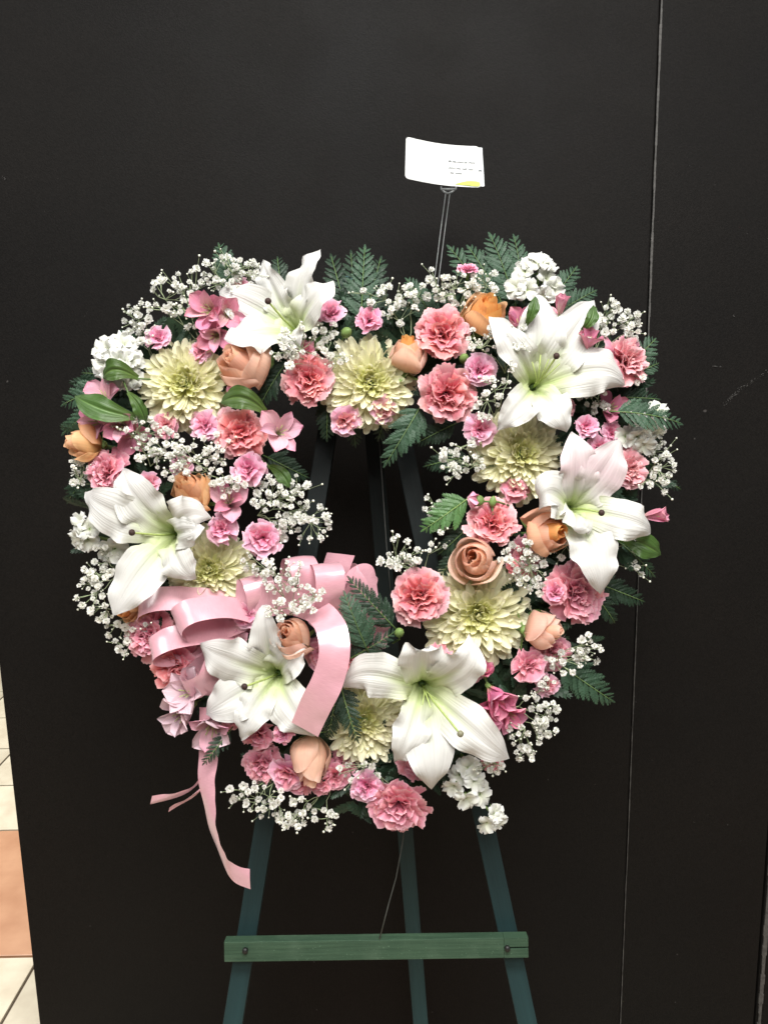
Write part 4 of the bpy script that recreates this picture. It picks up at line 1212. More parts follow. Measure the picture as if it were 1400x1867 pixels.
lily(492, 1236, .060, (-.15, .05, 1), [
    (478, 1097, .075, 58, W_(cup=.4, lift=.35)), (358, 1175, .080, 80, W_(cup=.25, lift=.7, curl=.4, ruf=.0026)), (372, 1304, .065, 90, W_(cup=.3, lift=.45)),
    (436, 1352, .070, 62, W_(cup=.25, lift=.6, curl=.3)), (578, 1344, .065, 84, W_(cup=.2, lift=.5, curl=.2)), (552, 1170, .070, 74, W_(cup=.4, lift=.4, tw=10))],
    'white lily beside the pink bow at the lower left', (446, 1252, .115), (), 5)
lily(775, 1262, .075, (.05, -.05, 1), [
    (624, 1256, .065, 80, W_(cup=.25, lift=.95, curl=.5, mid=(650, 1195, .125))), (772, 1190, .115, 82, W_(cup=.4, lift=1.0, curl=.6, mid=(765, 1165, .125))), (858, 1160, .095, 82, W_(cup=.3, lift=.7, mid=(880, 1225, .125), tw=-10)),
    (933, 1390, .085, 82, W_(cup=.25, lift=.6, curl=.3, ruf=.0026)), (790, 1450, .085, 86, W_(cup=.2, lift=.55, curl=.35)), (720, 1394, .075, 64, W_(cup=.25, lift=.7, curl=.4, ruf=.0026))],
    'white lily at the bottom of the heart with a long pale stigma', (839, 1338, .135), ((785, 1290, .11), (770, 1285, .105), (795, 1275, .11)), 6)

# ------------------------------------------------------------------ chrysanthemums
chrysanthemum(325, 690, .060, 80, (-.05, .05), 'cream chrysanthemum at the upper left beside a peach rose', seed=1)
chrysanthemum(680, 692, .060, 80, (.12, -.05), 'cream chrysanthemum in the dip between the two lobes', seed=2)
chrysanthemum(966, 820, .050, 78, (.20, .10), 'cream chrysanthemum under the lower petals of the largest lily', seed=3)
chrysanthemum(877, 1128, .062, 92, (.0, .0), 'largest cream chrysanthemum below a spiral peach rose', seed=4)
chrysanthemum(374, 1038, .050, 76, (.0, .10), 'cream chrysanthemum directly above the pink bow', seed=5)
chrysanthemum(664, 1318, .048, 76, (.0, .15), 'yellowest chrysanthemum at the bottom half covered by a lily petal', seed=6)

# ------------------------------------------------------------------ carnations
carnation(563, 690, .045, 52, (-.05, .0), 'salmon carnation left of the chrysanthemum in the dip', seed=1)
carnation(806, 606, .050, 54, (.0, .05), 'salmon carnation beside the upright peach rosebud at the top', seed=2)
carnation(818, 717, .050, 58, (.15, -.15), 'salmon carnation hanging just over the top right of the opening', seed=3)
carnation(765, 1088, .048, 56, (-.05, .05), 'salmon carnation with pale fringed rim left of the largest chrysanthemum', seed=4)
carnation(898, 948, .045, 50, (.0, .35), 'coral carnation above the spiral peach rose', seed=5)
carnation(438, 788, .045, 50, (.0, .0), 'coral carnation at the inner upper left under a green leaf', seed=6)
carnation(726, 1476, .045, 60, (-.15, -.55), 'salmon carnation hanging lowest at the tip of the heart', ('rosy', 'rosy'), seed=7)
carnation(1052, 1084, .040, 60, (.25, -.1), 'pink carnation under the long lower petal of the right lily', ('rosy', 'rosy'), seed=8)
carnation(602, 1118, .036, 46, (.1, .1), 'pink carnation behind the upper right bow loop', ('rosy', 'rosy'), seed=9)
carnation(636, 1200, .040, 48, (.0, .25), 'deep coral carnation right of the long ribbon tail', ('carn', 'carn'), seed=10)
carnation(268, 1158, .036, 52, (-.4, .0), 'pink carnation at the outer left edge behind the bow loops', ('rosy', 'rosy'), seed=11)
carnation(318, 1218, .042, 52, (-.3, -.2), 'salmon carnation under the lowest bow loop', ('carn', 'rosy'), seed=12)
carnation(1146, 655, .045, 52, (.55, .2), 'pink carnation at the upper right outer edge', ('carn_pale', 'rosy'), seed=13)
carnation(1150, 855, .030, 42, (.5, .0), 'pink carnation sliver behind the right lily', ('carn_pale', 'rosy'), seed=14)
carnation(192, 860, .040, 46, (-.35, .1), 'pink carnation above the left lily below the sideways rose', ('rosy', 'rosy'), seed=15)
carnation(762, 1382, .042, 46, (.0, -.2), 'pink carnation showing between two petals of the bottom lily', ('rosy', 'rosy'), seed=16)
carnation(592, 1192, .028, 38, (-.1, .0), 'pink carnation half hidden left of the long ribbon tail', ('rosy', 'rosy'), seed=17)
carnation(858, 1208, .026, 36, (.0, .0), 'pink carnation peeking out under the largest chrysanthemum', ('rosy', 'rosy'), seed=18)

mini(673, 580, .050, 25, (.0, .15), 'small pink carnation above the chrysanthemum in the dip', 1, ('mini_in', 'mini_in'))
mini(603, 568, .040, 29, (.05, .3), 'small pink carnation right of the upper left lily', 2)
mini(876, 672, .055, 32, (.15, .05), 'small pink carnation left of the largest lily', 3)
mini(874, 784, .050, 30, (-.1, -.15), 'small pink carnation above the right baby\'s breath in the opening', 4)
mini(287, 614, .036, 27, (-.1, .35), 'small pink carnation above the upper left chrysanthemum', 5)
mini(454, 855, .050, 34, (.05, -.05), 'small pink carnation left of the opening under the coral carnation', 6)
mini(404, 965, .055, 30, (-.05, .0), 'small pink carnation right of the left lily', 7)
mini(479, 980, .055, 37, (.05, .0), 'bright pink carnation facing the opening on the left', 8, ('mini_in', 'mini'))
mini(628, 768, .040, 30, (.05, -.4), 'small pink carnation hanging into the top of the opening', 9, ('carn_pale', 'mini'))
mini(1010, 1080, .055, 25, (-.3, .0), 'small pink carnation bud opening left of the right pink carnation', 10, ('mini_in', 'rosy'))
mini(965, 1214, .045, 34, (.15, .0), 'small pink carnation below the sideways rose on the right', 11, ('rosy', 'rosy'))
mini(668, 1436, .045, 33, (.0, -.1), 'small pink carnation above the lowest salmon carnation', 12)
mini(522, 1412, .036, 36, (-.2, -.25), 'small pink carnation left of the downward rosebud', 13, ('rosy', 'mini'))
mini(470, 1343, .032, 33, (-.05, -.3), 'small pink carnation under the tip of the lower left lily', 14, ('rosy', 'rosy'))
mini(1070, 776, .055, 24, (.2, .1), 'small pink carnation right of the shaded chrysanthemum', 15)
mini(1094, 815, .040, 24, (.3, -.1), 'small pink carnation just above the flushed lily petal', 16)
mini(450, 1122, .055, 25, (-.2, .15), 'small pink carnation against the upright petal by the bow', 17)
mini(515, 1340, .060, 19, (-.2, -.1), 'small mauve carnation bud under the ribbon tail end', 18, ('mini_in', 'rosy'))
mini(272, 880, .050, 24, (.2, .2), 'small pink carnation between the left lily and an apricot rose', 19, ('rosy', 'mini'))
mini(372, 775, .045, 29, (-.1, .05), 'small pink carnation left of the coral carnation under the leaf', 20)
mini(938, 893, .034, 24, (.0, -.2), 'small pink carnation under the shaded chrysanthemum', 21, ('carn_pale', 'rosy'))
mini(584, 1428, .030, 26, (-.1, -.2), 'small pink carnation right of the downward rosebud', 22, ('rosy', 'rosy'))
mini(700, 748, .036, 26, (.3, -.3), 'small pink carnation behind the lower edge of the dip chrysanthemum', 23, ('carn_pale', 'mini'))
mini(800, 1195, .040, 24, (.0, .3), 'small pink carnation behind the top petal of the bottom lily', 24, ('carn_pale', 'rosy'))
mini(900, 1385, .030, 26, (.2, -.2), 'small pink carnation under the right petal of the bottom lily', 25, ('rosy', 'rosy'))
mini(1030, 742, .050, 20, (.0, .0), 'small pink carnation touching a lower petal of the largest lily', 26, ('carn_pale', 'rosy'))
mini(935, 1035, .045, 12, (.0, .2), 'tiny salmon bud among the inner right baby\'s breath', 27, ('carn', 'carn'))
mini(853, 488, .030, 20, (.05, 1.4), 'small pink carnation standing above the top edge', 28, ('mini_in', 'mini_in'))
mini(437, 706, .050, 22, (.2, .1), 'single pink bloom under the upper left peach rose', 29, ('carn_pale', 'rosy'))
mini(440, 520, .030, 18, (.0, .4), 'small pink bloom above the upper left lily', 30, ('rosy', 'mini'))

mini(612, 1418, .034, 28, (.1, -.3), 'small pink carnation between the downward rosebud and the bottom carnations', 31, ('rosy', 'rosy'))
mini(548, 1432, .026, 26, (-.1, -.3), 'small pink carnation directly below the downward rosebud', 32, ('rosy', 'mini'))
mini(1118, 790, .030, 26, (.3, .1), 'small pink carnation between the white stock and the flushed lily petal', 33)
mini(300, 775, .040, 26, (-.1, .0), 'small pink carnation under the upper left chrysanthemum', 34, ('carn_pale', 'rosy'))
mini(365, 640, .040, 22, (-.1, .1), 'small pink bloom wedged between the upper left chrysanthemum and rose', 35, ('rosy', 'mini'))
mini(1000, 575, .045, 22, (.0, .3), 'small pink bloom left of the largest lily top petal', 36, ('rosy', 'rosy'))
mini(740, 1330, .030, 26, (.0, -.1), 'small pink carnation between chrysanthemum and bottom lily petals', 37, ('rosy', 'rosy'))
mini(1000, 1250, .030, 24, (.2, -.1), 'small pink carnation beside the deep rose pink alstroemeria', 38, ('rosy', 'mini'))
carnation(255, 905, .020, 40, (-.1, .1), 'pink carnation deep behind the left lily top petal', ('rosy', 'rosy'), seed=21)
carnation(420, 1300, .020, 44, (-.1, -.2), 'pink carnation deep behind the lower left lily', ('rosy', 'rosy'), seed=22)
carnation(960, 1010, .012, 40, (.1, .1), 'pink carnation deep behind the inner right baby\'s breath', ('rosy', 'rosy'), seed=23)
carnation(940, 870, .015, 40, (.1, .0), 'pink carnation deep between the shaded chrysanthemum and the coral carnation', ('rosy', 'rosy'), seed=24)
carnation(480, 1395, .014, 42, (-.2, -.2), 'pink carnation deep above the lowest left baby\'s breath', ('rosy', 'rosy'), seed=25)
carnation(630, 1390, .012, 40, (.0, -.2), 'pink carnation deep under the yellowest chrysanthemum', ('rosy', 'rosy'), seed=26)
carnation(1010, 1190, .012, 40, (.3, -.1), 'pink carnation deep behind the lower right baby\'s breath', ('rosy', 'rosy'), seed=27)
mini(330, 850, .040, 24, (-.1, .1), 'small pink carnation among baby\'s breath left of the apricot rose', 39, ('rosy', 'mini'))
mini(560, 640, .045, 22, (.0, .2), 'small pink bloom above the salmon carnation left of the dip', 40, ('rosy', 'rosy'))
alstroemeria(222, 775, .050, 40, (-.1, -.1), 'dusky pink alstroemeria under the tip of the long green leaf', ('alst', 'alst_pale'), 60, seed=21)
alstroemeria(1112, 745, .025, 36, (.2, .1), 'dusky pink alstroemeria behind the white stock at right', ('alst', 'alst'), 55, seed=22)
# ------------------------------------------------------------------ roses
rose(440, 662, .050, 48, (-.45, .35), 'peach rose right of the upper left chrysanthemum', seed=1, opn=.35)
rose(741, 645, .045, 33, (.10, 1.5), 'upright peach rosebud in profile beside the dip chrysanthemum', ('rose_orange', 'rose', 'rose_pale'), seed=2, opn=.2, long=1.05)
rose(884, 572, .050, 39, (.25, .8), 'bright orange rose at the top right', ('rose_orange', 'rose_orange', 'rose_apricot'), seed=3, opn=.5)
rose(152, 808, .036, 33, (-2.2, .15), 'apricot rose lying sideways at the left outer edge', ('rose_apricot', 'rose_apricot', 'rose_apricot'), seed=4, opn=.5)
rose(346, 896, .055, 40, (-.15, .55), 'apricot rose above the right petal of the left lily', ('rose_apricot', 'rose_apricot', 'rose_apricot'), seed=5, opn=.3)
rose(866, 1020, .055, 42, (-.25, .15), 'pale peach rose showing a full spiral on the right', ('rose_in', 'rose_pale', 'rose_pale'), seed=6, opn=.7)
rose(1000, 972, .055, 42, (.45, .05), 'peach rose tucked under the left petals of the right lily', ('rose_orange', 'rose', 'rose'), seed=7, opn=.45)
rose(992, 1150, .045, 36, (1.7, .1), 'pale peach rose lying sideways right of the largest chrysanthemum', ('rose', 'rose_pale', 'rose_pale'), seed=8, opn=.5)
rose(530, 1160, .060, 37, (-.35, .45), 'peach rose beside the upright petal of the lower left lily', ('rose_in', 'rose', 'rose_pale'), seed=9, opn=.35)
rose(570, 1388, .045, 37, (-.05, -3.2), 'pale peach rosebud pointing down near the bottom', ('rose', 'rose_pale', 'rose_pale'), seed=10, opn=.25, long=1.25)
rose(240, 1105, .030, 34, (-.5, -.2), 'orange rose peeking out behind the left bow loop', ('rose_orange', 'rose_apricot', 'rose_apricot'), seed=11, opn=.4)

carnation(1068, 1046, .030, 40, (.3, .2), 'pink carnation half under the long lower petal of the right lily', ('rosy', 'rosy'), seed=19)
carnation(430, 1135, .020, 44, (-.1, .1), 'pink carnation deep behind the bow centre', ('rosy', 'rosy'), seed=20)
# ------------------------------------------------------------------ alstroemeria
alstroemeria(382, 566, .055, 44, (-.3, -.1), 'deep pink alstroemeria left of the upper left lily', seed=1)
alstroemeria(415, 572, .050, 36, (.25, -.2), 'deep pink alstroemeria tucked behind the long lily petal at upper left', seed=12)
alstroemeria(395, 612, .045, 40, (-.1, -.5), 'pink alstroemeria above the upper left peach rose', seed=2)
alstroemeria(510, 788, .060, 46, (.35, .1), 'pale pink alstroemeria reaching into the opening at upper left', ('alst_pale', 'alst_pale'), 70, seed=3, spin=.2)
alstroemeria(192, 728, .045, 44, (-.2, .5), 'pale pink alstroemeria under the white stock at the left', ('alst_pale', 'alst_pale'), 62, seed=4)
alstroemeria(178, 770, .035, 38, (-.5, -.1), 'pink alstroemeria below the long leaf at the left', ('alst', 'alst_pale'), 55, seed=5)
alstroemeria(240, 792, .030, 42, (.0, -.2), 'dusky pink alstroemeria behind baby\'s breath at the left', ('alst', 'alst'), 60, seed=6)
alstroemeria(948, 594, .050, 40, (.0, .6), 'dusky pink alstroemeria right of the orange rose', ('alst', 'alst'), 45, seed=7)
alstroemeria(1022, 560, .085, 27, (.0, 1.2), 'closed pink alstroemeria in front of the top lily petal', ('alst', 'alst_in'), 18, seed=8)
alstroemeria(1072, 628, .080, 34, (.2, .8), 'pink alstroemeria between the largest lily and the outer carnation', ('alst', 'alst'), 35, seed=9)
alstroemeria(1190, 940, .035, 32, (1.4, .2), 'pink alstroemeria bud poking out behind the right lily', ('alst', 'alst'), 22, seed=10)
alstroemeria(418, 915, .045, 44, (.1, .3), 'pale dusky pink alstroemeria above two small carnations at left', ('alst_pale', 'alst'), 64, seed=11)
alstroemeria(438, 1170, .045, 26, (-.3, .2), 'small pink alstroemeria in the fold beside the lower left lily', ('alst_pale', 'alst_pale'), 50, seed=13)

alstroemeria(905, 1268, .060, 46, (.5, -.5), 'deep rose pink alstroemeria right of the bottom lily, green tube showing', ('hot', 'hot'), 44, seed=14)
alstroemeria(890, 1292, .050, 42, (-.2, -.4), 'deep rose pink alstroemeria pressed against the right petal of the bottom lily', ('hot', 'hot'), 58, seed=15)
alstroemeria(925, 1300, .040, 38, (.6, -.6), 'deep rose pink alstroemeria beside the lower right baby\'s breath', ('hot', 'hot'), 50, seed=16)
alstroemeria(885, 1225, .045, 26, (-.1, .8), 'small deep rose pink alstroemeria behind the upper right petal of the bottom lily', ('hot', 'hot'), 40, seed=17)
alstroemeria(345, 1262, .055, 50, (-.3, .2), 'lilac pink alstroemeria under the lowest ribbon curl', ('lilac', 'lilac'), 60, seed=18)
alstroemeria(335, 1300, .050, 48, (-.5, -.4), 'pale lilac alstroemeria at the outer lower left edge', ('lilac', 'lilac'), 55, seed=19)
alstroemeria(388, 1322, .040, 52, (.0, -.5), 'dusky lilac alstroemeria where the ribbon tail hangs down', ('lilac', 'alst_pale'), 55, seed=20)
# ------------------------------------------------------------------ white stock
WS = 'white stock spikes'
stock('stock_spike', [(190, 630, .045, -.4, .5), (225, 622, .050, .2, .5), (185, 662, .050, -.6, 0), (215, 652, .062, .0, .1), (240, 655, .050, .4, .1), (205, 688, .055, -.1, -.4), (235, 690, .045, .3, -.3)],
      'white stock spike at the upper left outer edge', 'stock flower', 'white', WS, 3, 25, (270, 720, .0))
stock('stock_spike', [(970, 475, .035, -.2, .9), (998, 478, .035, .5, .8), (952, 490, .040, -.8, .4), (985, 472, .045, .1, .8), (938, 522, .045, -.6, .0), (962, 528, .050, -.1, -.2), (1002, 505, .040, .7, .2), (1012, 528, .040, .6, -.2), (990, 542, .045, .1, -.4)],
      'white stock spike standing tallest at the top right', 'stock flower', 'white', WS, 4, 21, (985, 590, .0), 0)
stock('stock_spike', [(142, 952, .040, -.8, .3), (140, 984, .040, -.7, -.4), (160, 962, .045, .0, .3), (158, 988, .040, .1, -.5), (205, 1002, .035, .0, -.1, 1, 1.3)],
      'white stock with green centre at the left outer edge', 'stock flower', 'white', WS, 5, 20, (240, 990, .0), 0)
stock('stock_spike', [(1205, 745, .040, .7, .6), (1162, 765, .045, .1, .3), (1185, 782, .045, .5, -.4), (1165, 800, .045, .1, -.5), (1140, 795, .040, -.2, 0), (1200, 790, .035, .5, -.8, 1, .8), (1175, 815, .040, .2, -.8)],
      'white stock spike under a fern tip at the right edge', 'stock flower', 'white', WS, 6, 20, (1100, 770, .0), 0)
stock('stock_spike', [(855, 1400, .045, .1, .3), (825, 1438, .050, -.4, -.3), (868, 1425, .050, .3, .2), (880, 1450, .045, .5, .1), (850, 1462, .055, .0, -.5), (905, 1485, .045, .5, .3, 1, .85), (888, 1508, .045, .0, -.6, 1, .85), (912, 1500, .040, .7, -.2, 1, .8), (838, 1415, .04, -.1, .1)],
      'white stock spike hanging at the bottom right of the heart', 'stock flower', 'white', WS, 7, 21, (840, 1370, .0), 0)
stock('stock_spike', [(758, 1405, .035, -.1, -.3), (785, 1398, .035, .2, -.2)], 'pale stock blooms behind the lowest petal of the bottom lily', 'stock flower', 'lilac', WS, 8, 19, (770, 1370, .0))

# ------------------------------------------------------------------ buds
carn_bud(868, 912, .055, 30, 22, (-1, .15, .4), 'pink tipped green bud beside the coral carnation', 'mini')
carn_bud(898, 914, .050, 20, 14, (.1, 1, .3), 'closed green bud above the coral carnation')
carn_bud(728, 1153, .050, 24, 18, (.2, .5, 1), 'closed green bud below the fringed salmon carnation')
carn_bud(632, 606, .050, 26, 20, (.5, .2, 1), 'closed green bud left of the small carnation above the dip')
carn_bud(846, 653, .050, 24, 18, (.1, .3, 1), 'closed green bud between two salmon carnations at the top')
# ------------------------------------------------------------------ ribbon bow
bow = empty('ribbon_bow', P(480, 1120, .03)); tag(bow, 'pink satin ribbon bow with loops and trailing ends at the lower left', 'ribbon bow')
bw0 = bow.location.copy()
RW = .044
K1 = P(445, 1120, .045)
ribbon_loop(bow, bw0, P(425, 1105, .030), dirw(-1, -.02, .10), dirw(.05, 1, -.75), .128, .034, .038)
ribbon_loop(bow, bw0, P(455, 1118, .045), dirw(-1, -.12, .35), dirw(-.42, .75, -.66), .098, .036, .040, .2)
ribbon_loop(bow, bw0, P(430, 1150, .035), dirw(-1, -.22, .25), dirw(-.36, .85, -.72), .116, .025, .037)
ribbon_loop(bow, bw0, P(405, 1165, .040), dirw(-.5, -1, .15), dirw(.75, -.25, -.8), .080, .022, .040)
ribbon_loop(bow, bw0, P(425, 1190, .030), dirw(-.75, -.55, .45), dirw(.6, -.3, -.8), .080, .018, .040)
ribbon_loop(bow, bw0, P(590, 1125, .030), dirw(.10, 1, .45), dirw(1, -.10, -.40), .082, .032, .040)
ribbon_loop(bow, bw0, P(545, 1120, .020), dirw(.05, 1, .30), dirw(1, .0, -.45), .085, .032, .042)
ribbon_loop(bow, bw0, P(605, 1130, .015), dirw(.60, .85, .10), dirw(.8, -.55, -.4), .086, .026, .038)
ribbon_loop(bow, bw0, P(480, 1120, .030), dirw(-.1, .8, .35), dirw(1, .15, -.4), .060, .026, .042)
def strip_px(nm, pts, sides, wpx, n=40):
    return ribbon_strip(nm, [P(*p) - bw0 for p in pts], [dirw(*s) for s in sides], wpx * Q, bow, n)
# centre wrap
strip_px('knot', [(430, 1085, .045), (475, 1100, .062), (520, 1090, .062), (565, 1105, .045)], [(.1, 1, .2)] * 4, 60)
# long tail curling down past the rose
strip_px('tail', [(575, 1112, .060), (602, 1140, .098), (610, 1190, .112), (598, 1240, .110), (576, 1285, .102), (556, 1330, .085)],
         [(.75, .5, .05), (.95, .12, -.15), (1, -.12, -.12), (.95, -.35, -.05), (.9, -.42, .0), (.86, -.48, .0)], 54)
# folded end behind, pointing at the opening
strip_px('tail', [(590, 1110, .02), (625, 1060, .030), (660, 1045, .035), (668, 1095, .030), (690, 1150, .020)], [(.5, -.3, .9), (.5, .9, .1), (.8, .6, .1), (1, .1, .1), (1, .2, .2)], 46)
strip_px('tail', [(600, 1090, .00), (612, 1040, .010), (622, 1010, .012)], [(1, -.1, .2)] * 3, 52)
strip_px('tail', [(690, 1110, .012), (692, 1150, .02), (690, 1185, .018)], [(.8, .2, .5), (.9, .1, .2), (.7, .3, .7)], 34)
# tail hanging below the heart and swinging right
strip_px('tail', [(382, 1290, .030), (380, 1370, .040), (377, 1430, .045), (386, 1500, .050), (402, 1555, .055), (425, 1590, .060), (456, 1604, .060)],
         [(1, 0, .10), (1, 0, .25), (.9, .05, .5), (.62, .12, .85), (.45, .35, .9), (.12, .95, .35), (-.02, 1, .1)], 38, 60)
# two narrow streamers blowing left
strip_px('streamer', [(372, 1418, .035), (345, 1440, .035), (310, 1454, .038), (276, 1459, .042)], [(.2, .6, 1), (.15, .6, .9), (.15, .9, .8), (.3, 1, .3)], 20)
strip_px('streamer', [(374, 1430, .033), (352, 1450, .033), (330, 1464, .035), (309, 1476, .037)], [(.2, .5, 1), (.2, .6, 1), (.3, .8, .9), (.4, 1, .6)], 15)

# ------------------------------------------------------------------ broad leaves
leaf(248, 760, .062, 137, 722, .070, 46, 'long green leaf lying across the left alstroemeria', (200, 755, .080), nrm=(0, .2, 1))
leaf(234, 716, .070, 266, 772, .066, 24, 'short green leaf left of the upper left chrysanthemum', (250, 730, .085))
leaf(252, 690, .050, 188, 690, .055, 40, 'grey green leaf under the upper left white stock', (215, 665, .080))
leaf(486, 755, .055, 402, 735, .062, 42, 'green leaf above the coral carnation at upper left', (455, 718, .082))
leaf(490, 850, .030, 528, 890, .045, 26, 'green leaf pointing into the left side of the opening', (510, 855, .05))
leaf(958, 594, .085, 976, 540, .092, 20, 'narrow green leaf against the top petal of the largest lily', (970, 575, .10))
leaf(1060, 600, .085, 1082, 556, .085, 22, 'narrow green leaf at the tip of the right lily petal', (1078, 590, .10))
leaf(1130, 980, .020, 1204, 1012, .030, 46, 'dark green leaf below the right lily', (1160, 985, .05))
leaf(486, 640, .035, 500, 665, .050, 44, 'rounded green leaf under the upper left lily', (480, 655, .055))
leaf(600, 612, .035, 575, 640, .045, 24, 'dark leaf under the small pink carnation at the top')
leaf(1000, 1122, .025, 962, 1118, .035, 20, 'small green leaf right of the largest chrysanthemum')

# ------------------------------------------------------------------ ferns
fern(432, 545, .00, 399, 446, .010, 'fern tip standing above the upper left baby\'s breath', n=7, wide=.45, seed=1)
fern(520, 560, -.01, 506, 470, .0, 'dark fern tip behind the upright petal of the upper left lily', 'fern_dark', 7, seed=2)
fern(640, 600, .00, 604, 468, .0, 'leftmost fern frond of the fan above the dip', 'fern_dark', 8, .34, 3)
fern(650, 600, .00, 640, 462, .005, 'second fern frond from left in the fan above the dip', 'fern_dark', 8, .34, 4)
fern(658, 595, .01, 665, 452, .010, 'tallest fern frond in the fan above the dip', 'fern', 8, .36, 5)
fern(662, 600, .005, 694, 472, .010, 'rightmost fern frond of the fan above the dip', 'fern_dark', 8, .36, 6)
fern(800, 600, .00, 742, 510, .012, 'fern frond left of the card pick', 'fern', 7, .42, 7)
fern(905, 575, -.005, 820, 452, .0, 'fern frond leaning over the small standing carnation', 'fern', 9, .30, 8)
fern(925, 575, .00, 855, 452, .005, 'fern frond between the standing carnation and tall fern', 'fern', 9, .36, 9)
fern(945, 575, .00, 894, 430, .008, 'tallest fern frond left of the white stock at the top', 'fern', 9, .36, 10)
fern(955, 560, -.002, 937, 432, .003, 'fern frond directly behind the tallest white stock', 'fern', 8, .34, 11)
fern(985, 575, .00, 1050, 488, .006, 'fern frond rising right of the tallest white stock', 'fern', 8, .40, 12)
fern(1000, 580, .00, 1085, 530, .010, 'lower fern frond right of the tallest white stock', 'fern', 8, .40, 13)
fern(1130, 680, .01, 1194, 618, .020, 'fern tip above the outer pink carnation at right', 'fern', 5, .50, 14)
fern(1140, 690, .01, 1200, 662, .015, 'short fern tip beside the outer pink carnation at right', 'fern', 5, .45, 15)
fern(1090, 725, .01, 1200, 728, .018, 'dark fern frond under the outer pink carnation', 'fern_dark', 9, .34, 16)
fern(1110, 750, .055, 1240, 772, .052, 'fern frond over the right edge white stock', 'fern', 8, .34, 17, (0, .3, 1))
fern(1100, 800, .01, 1190, 850, .01, 'dark fern frond behind the right edge baby\'s breath', 'fern_dark', 8, .4, 18)
fern(215, 700, .00, 115, 738, .012, 'fern frond left of the long leaf at the outer left', 'fern', 7, .42, 19)
fern(215, 720, .00, 116, 790, .006, 'drooping fern frond at the outer left edge', 'fern', 7, .38, 20)
fern(220, 690, .0, 150, 680, .010, 'fern tip under the upper left white stock', 'fern_dark', 6, .42, 21)
fern(190, 840, -.005, 124, 915, .0, 'fern frond hanging below the sideways apricot rose', 'fern_dark', 7, .42, 22)
fern(770, 735, .025, 703, 846, .040, 'sharp dark fern frond hanging into the top of the opening', 'fern', 9, .36, 23, (.2, .2, 1))
fern(835, 770, .00, 760, 808, .010, 'dark fern frond hanging under the upper right carnation', 'fern_dark', 8, .40, 24)
fern(858, 905, .030, 772, 966, .045, 'bright green fern frond left of the coral carnation', 'fern_bright', 8, .44, 25)
fern(870, 945, .01, 800, 1010, .015, 'dark fern frond left of the spiral peach rose', 'fern_dark', 8, .42, 26)
fern(860, 980, .0, 800, 1050, .01, 'darkest fern frond above the largest chrysanthemum', 'fern_dark', 8, .42, 27)
fern(725, 1150, .040, 638, 1056, .055, 'long fern frond lying over the ribbon at the opening', 'fern_dark', 9, .30, 28)
fern(672, 1190, .055, 629, 1084, .072, 'broad dark fern frond against the pink ribbon', 'fern', 9, .42, 29)
fern(630, 1205, .045, 722, 1150, .045, 'fern frond above the left petal of the bottom lily', 'fern_dark', 8, .32, 30)
fern(620, 1245, .045, 652, 1350, .070, 'dark fern frond crossing the yellowest chrysanthemum', 'fern_dark', 8, .32, 31)
fern(618, 1245, .035, 598, 1345, .050, 'dark fern frond beside the end of the long ribbon tail', 'fern_dark', 8, .40, 32)
fern(1010, 1205, .0, 1116, 1278, .008, 'fern frond pointing down at the lower right', 'fern', 8, .42, 33)
fern(1080, 1060, -.005, 1172, 1096, .0, 'dark fern frond at right beyond the long lily petal', 'fern_dark', 8, .40, 34)
fern(1075, 1075, -.005, 1120, 1135, .0, 'dark fern frond behind the right pink carnation', 'fern_dark', 8, .42, 35)
fern(1125, 985, .0, 1192, 1050, .008, 'fern frond hanging below the dark leaf at right', 'fern', 7, .34, 36)
fern(530, 650, .015, 474, 740, .025, 'dark fern frond right of the upper left peach rose', 'fern_dark', 8, .42, 37)
fern(560, 1370, .0, 470, 1440, .01, 'dark fern frond among the lowest left baby\'s breath', 'fern_dark', 8, .40, 38)
fern(425, 1325, .030, 372, 1392, .062, 'dark fern tip over the hanging ribbon tail', 'fern_dark', 6, .30, 39)
fern(1170, 860, -.005, 1240, 892, .0, 'thin fern tip right of the right edge baby\'s breath', 'fern_dark', 7, .30, 40)

fern(600, 700, -.01, 596, 800, .0, 'dark fern frond hanging from the top left of the opening', 'fern_dark', 8, .40, 41)
fern(640, 720, -.015, 648, 812, -.01, 'dark fern frond hanging under the dip chrysanthemum', 'fern_dark', 8, .42, 42)
fern(725, 700, -.015, 690, 800, -.012, 'dark fern frond behind the sharp frond at the top of the opening', 'fern_dark', 8, .42, 43)
fern(860, 830, -.01, 775, 850, -.005, 'dark fern frond behind the sparse right baby\'s breath', 'fern_dark', 8, .40, 44)
fern(480, 830, -.01, 560, 870, -.005, 'dark fern frond behind the leaf at the left of the opening', 'fern_dark', 8, .40, 45)
# ------------------------------------------------------------------ baby's breath
breath((365, 630, .02), [(335, 530, 45, 38, 20, .045), (300, 550, 30, 35, 10, .04), (360, 575, 30, 30, 9, .04)], 'airy baby\'s breath above the deep pink alstroemeria', 1)
breath((430, 570, .02), [(420, 498, 44, 26, 28, .035), (455, 492, 22, 26, 9, .04)], 'dense baby\'s breath below the upper left fern tip', 2)
breath((285, 660, .01), [(252, 580, 22, 26, 12, .03), (255, 612, 20, 18, 7, .03)], 'baby\'s breath above the upper left white stock', 3)
breath((560, 660, .03), [(545, 622, 35, 28, 12, .075), (520, 640, 22, 12, 6, .085), (590, 600, 22, 18, 5, .06), (528, 667, 8, 8, 1, .085)], 'baby\'s breath in front of the upper left lily base', 4)
breath((745, 625, .02), [(720, 560, 40, 32, 12, .045), (700, 530, 32, 24, 7, .045), (755, 535, 18, 22, 5, .04)], 'sparse baby\'s breath between the dip ferns and top carnation', 5)
breath((845, 590, .02), [(835, 530, 32, 28, 20, .045), (880, 515, 24, 22, 8, .04), (795, 520, 22, 25, 8, .04)], 'baby\'s breath under the small standing carnation', 6)
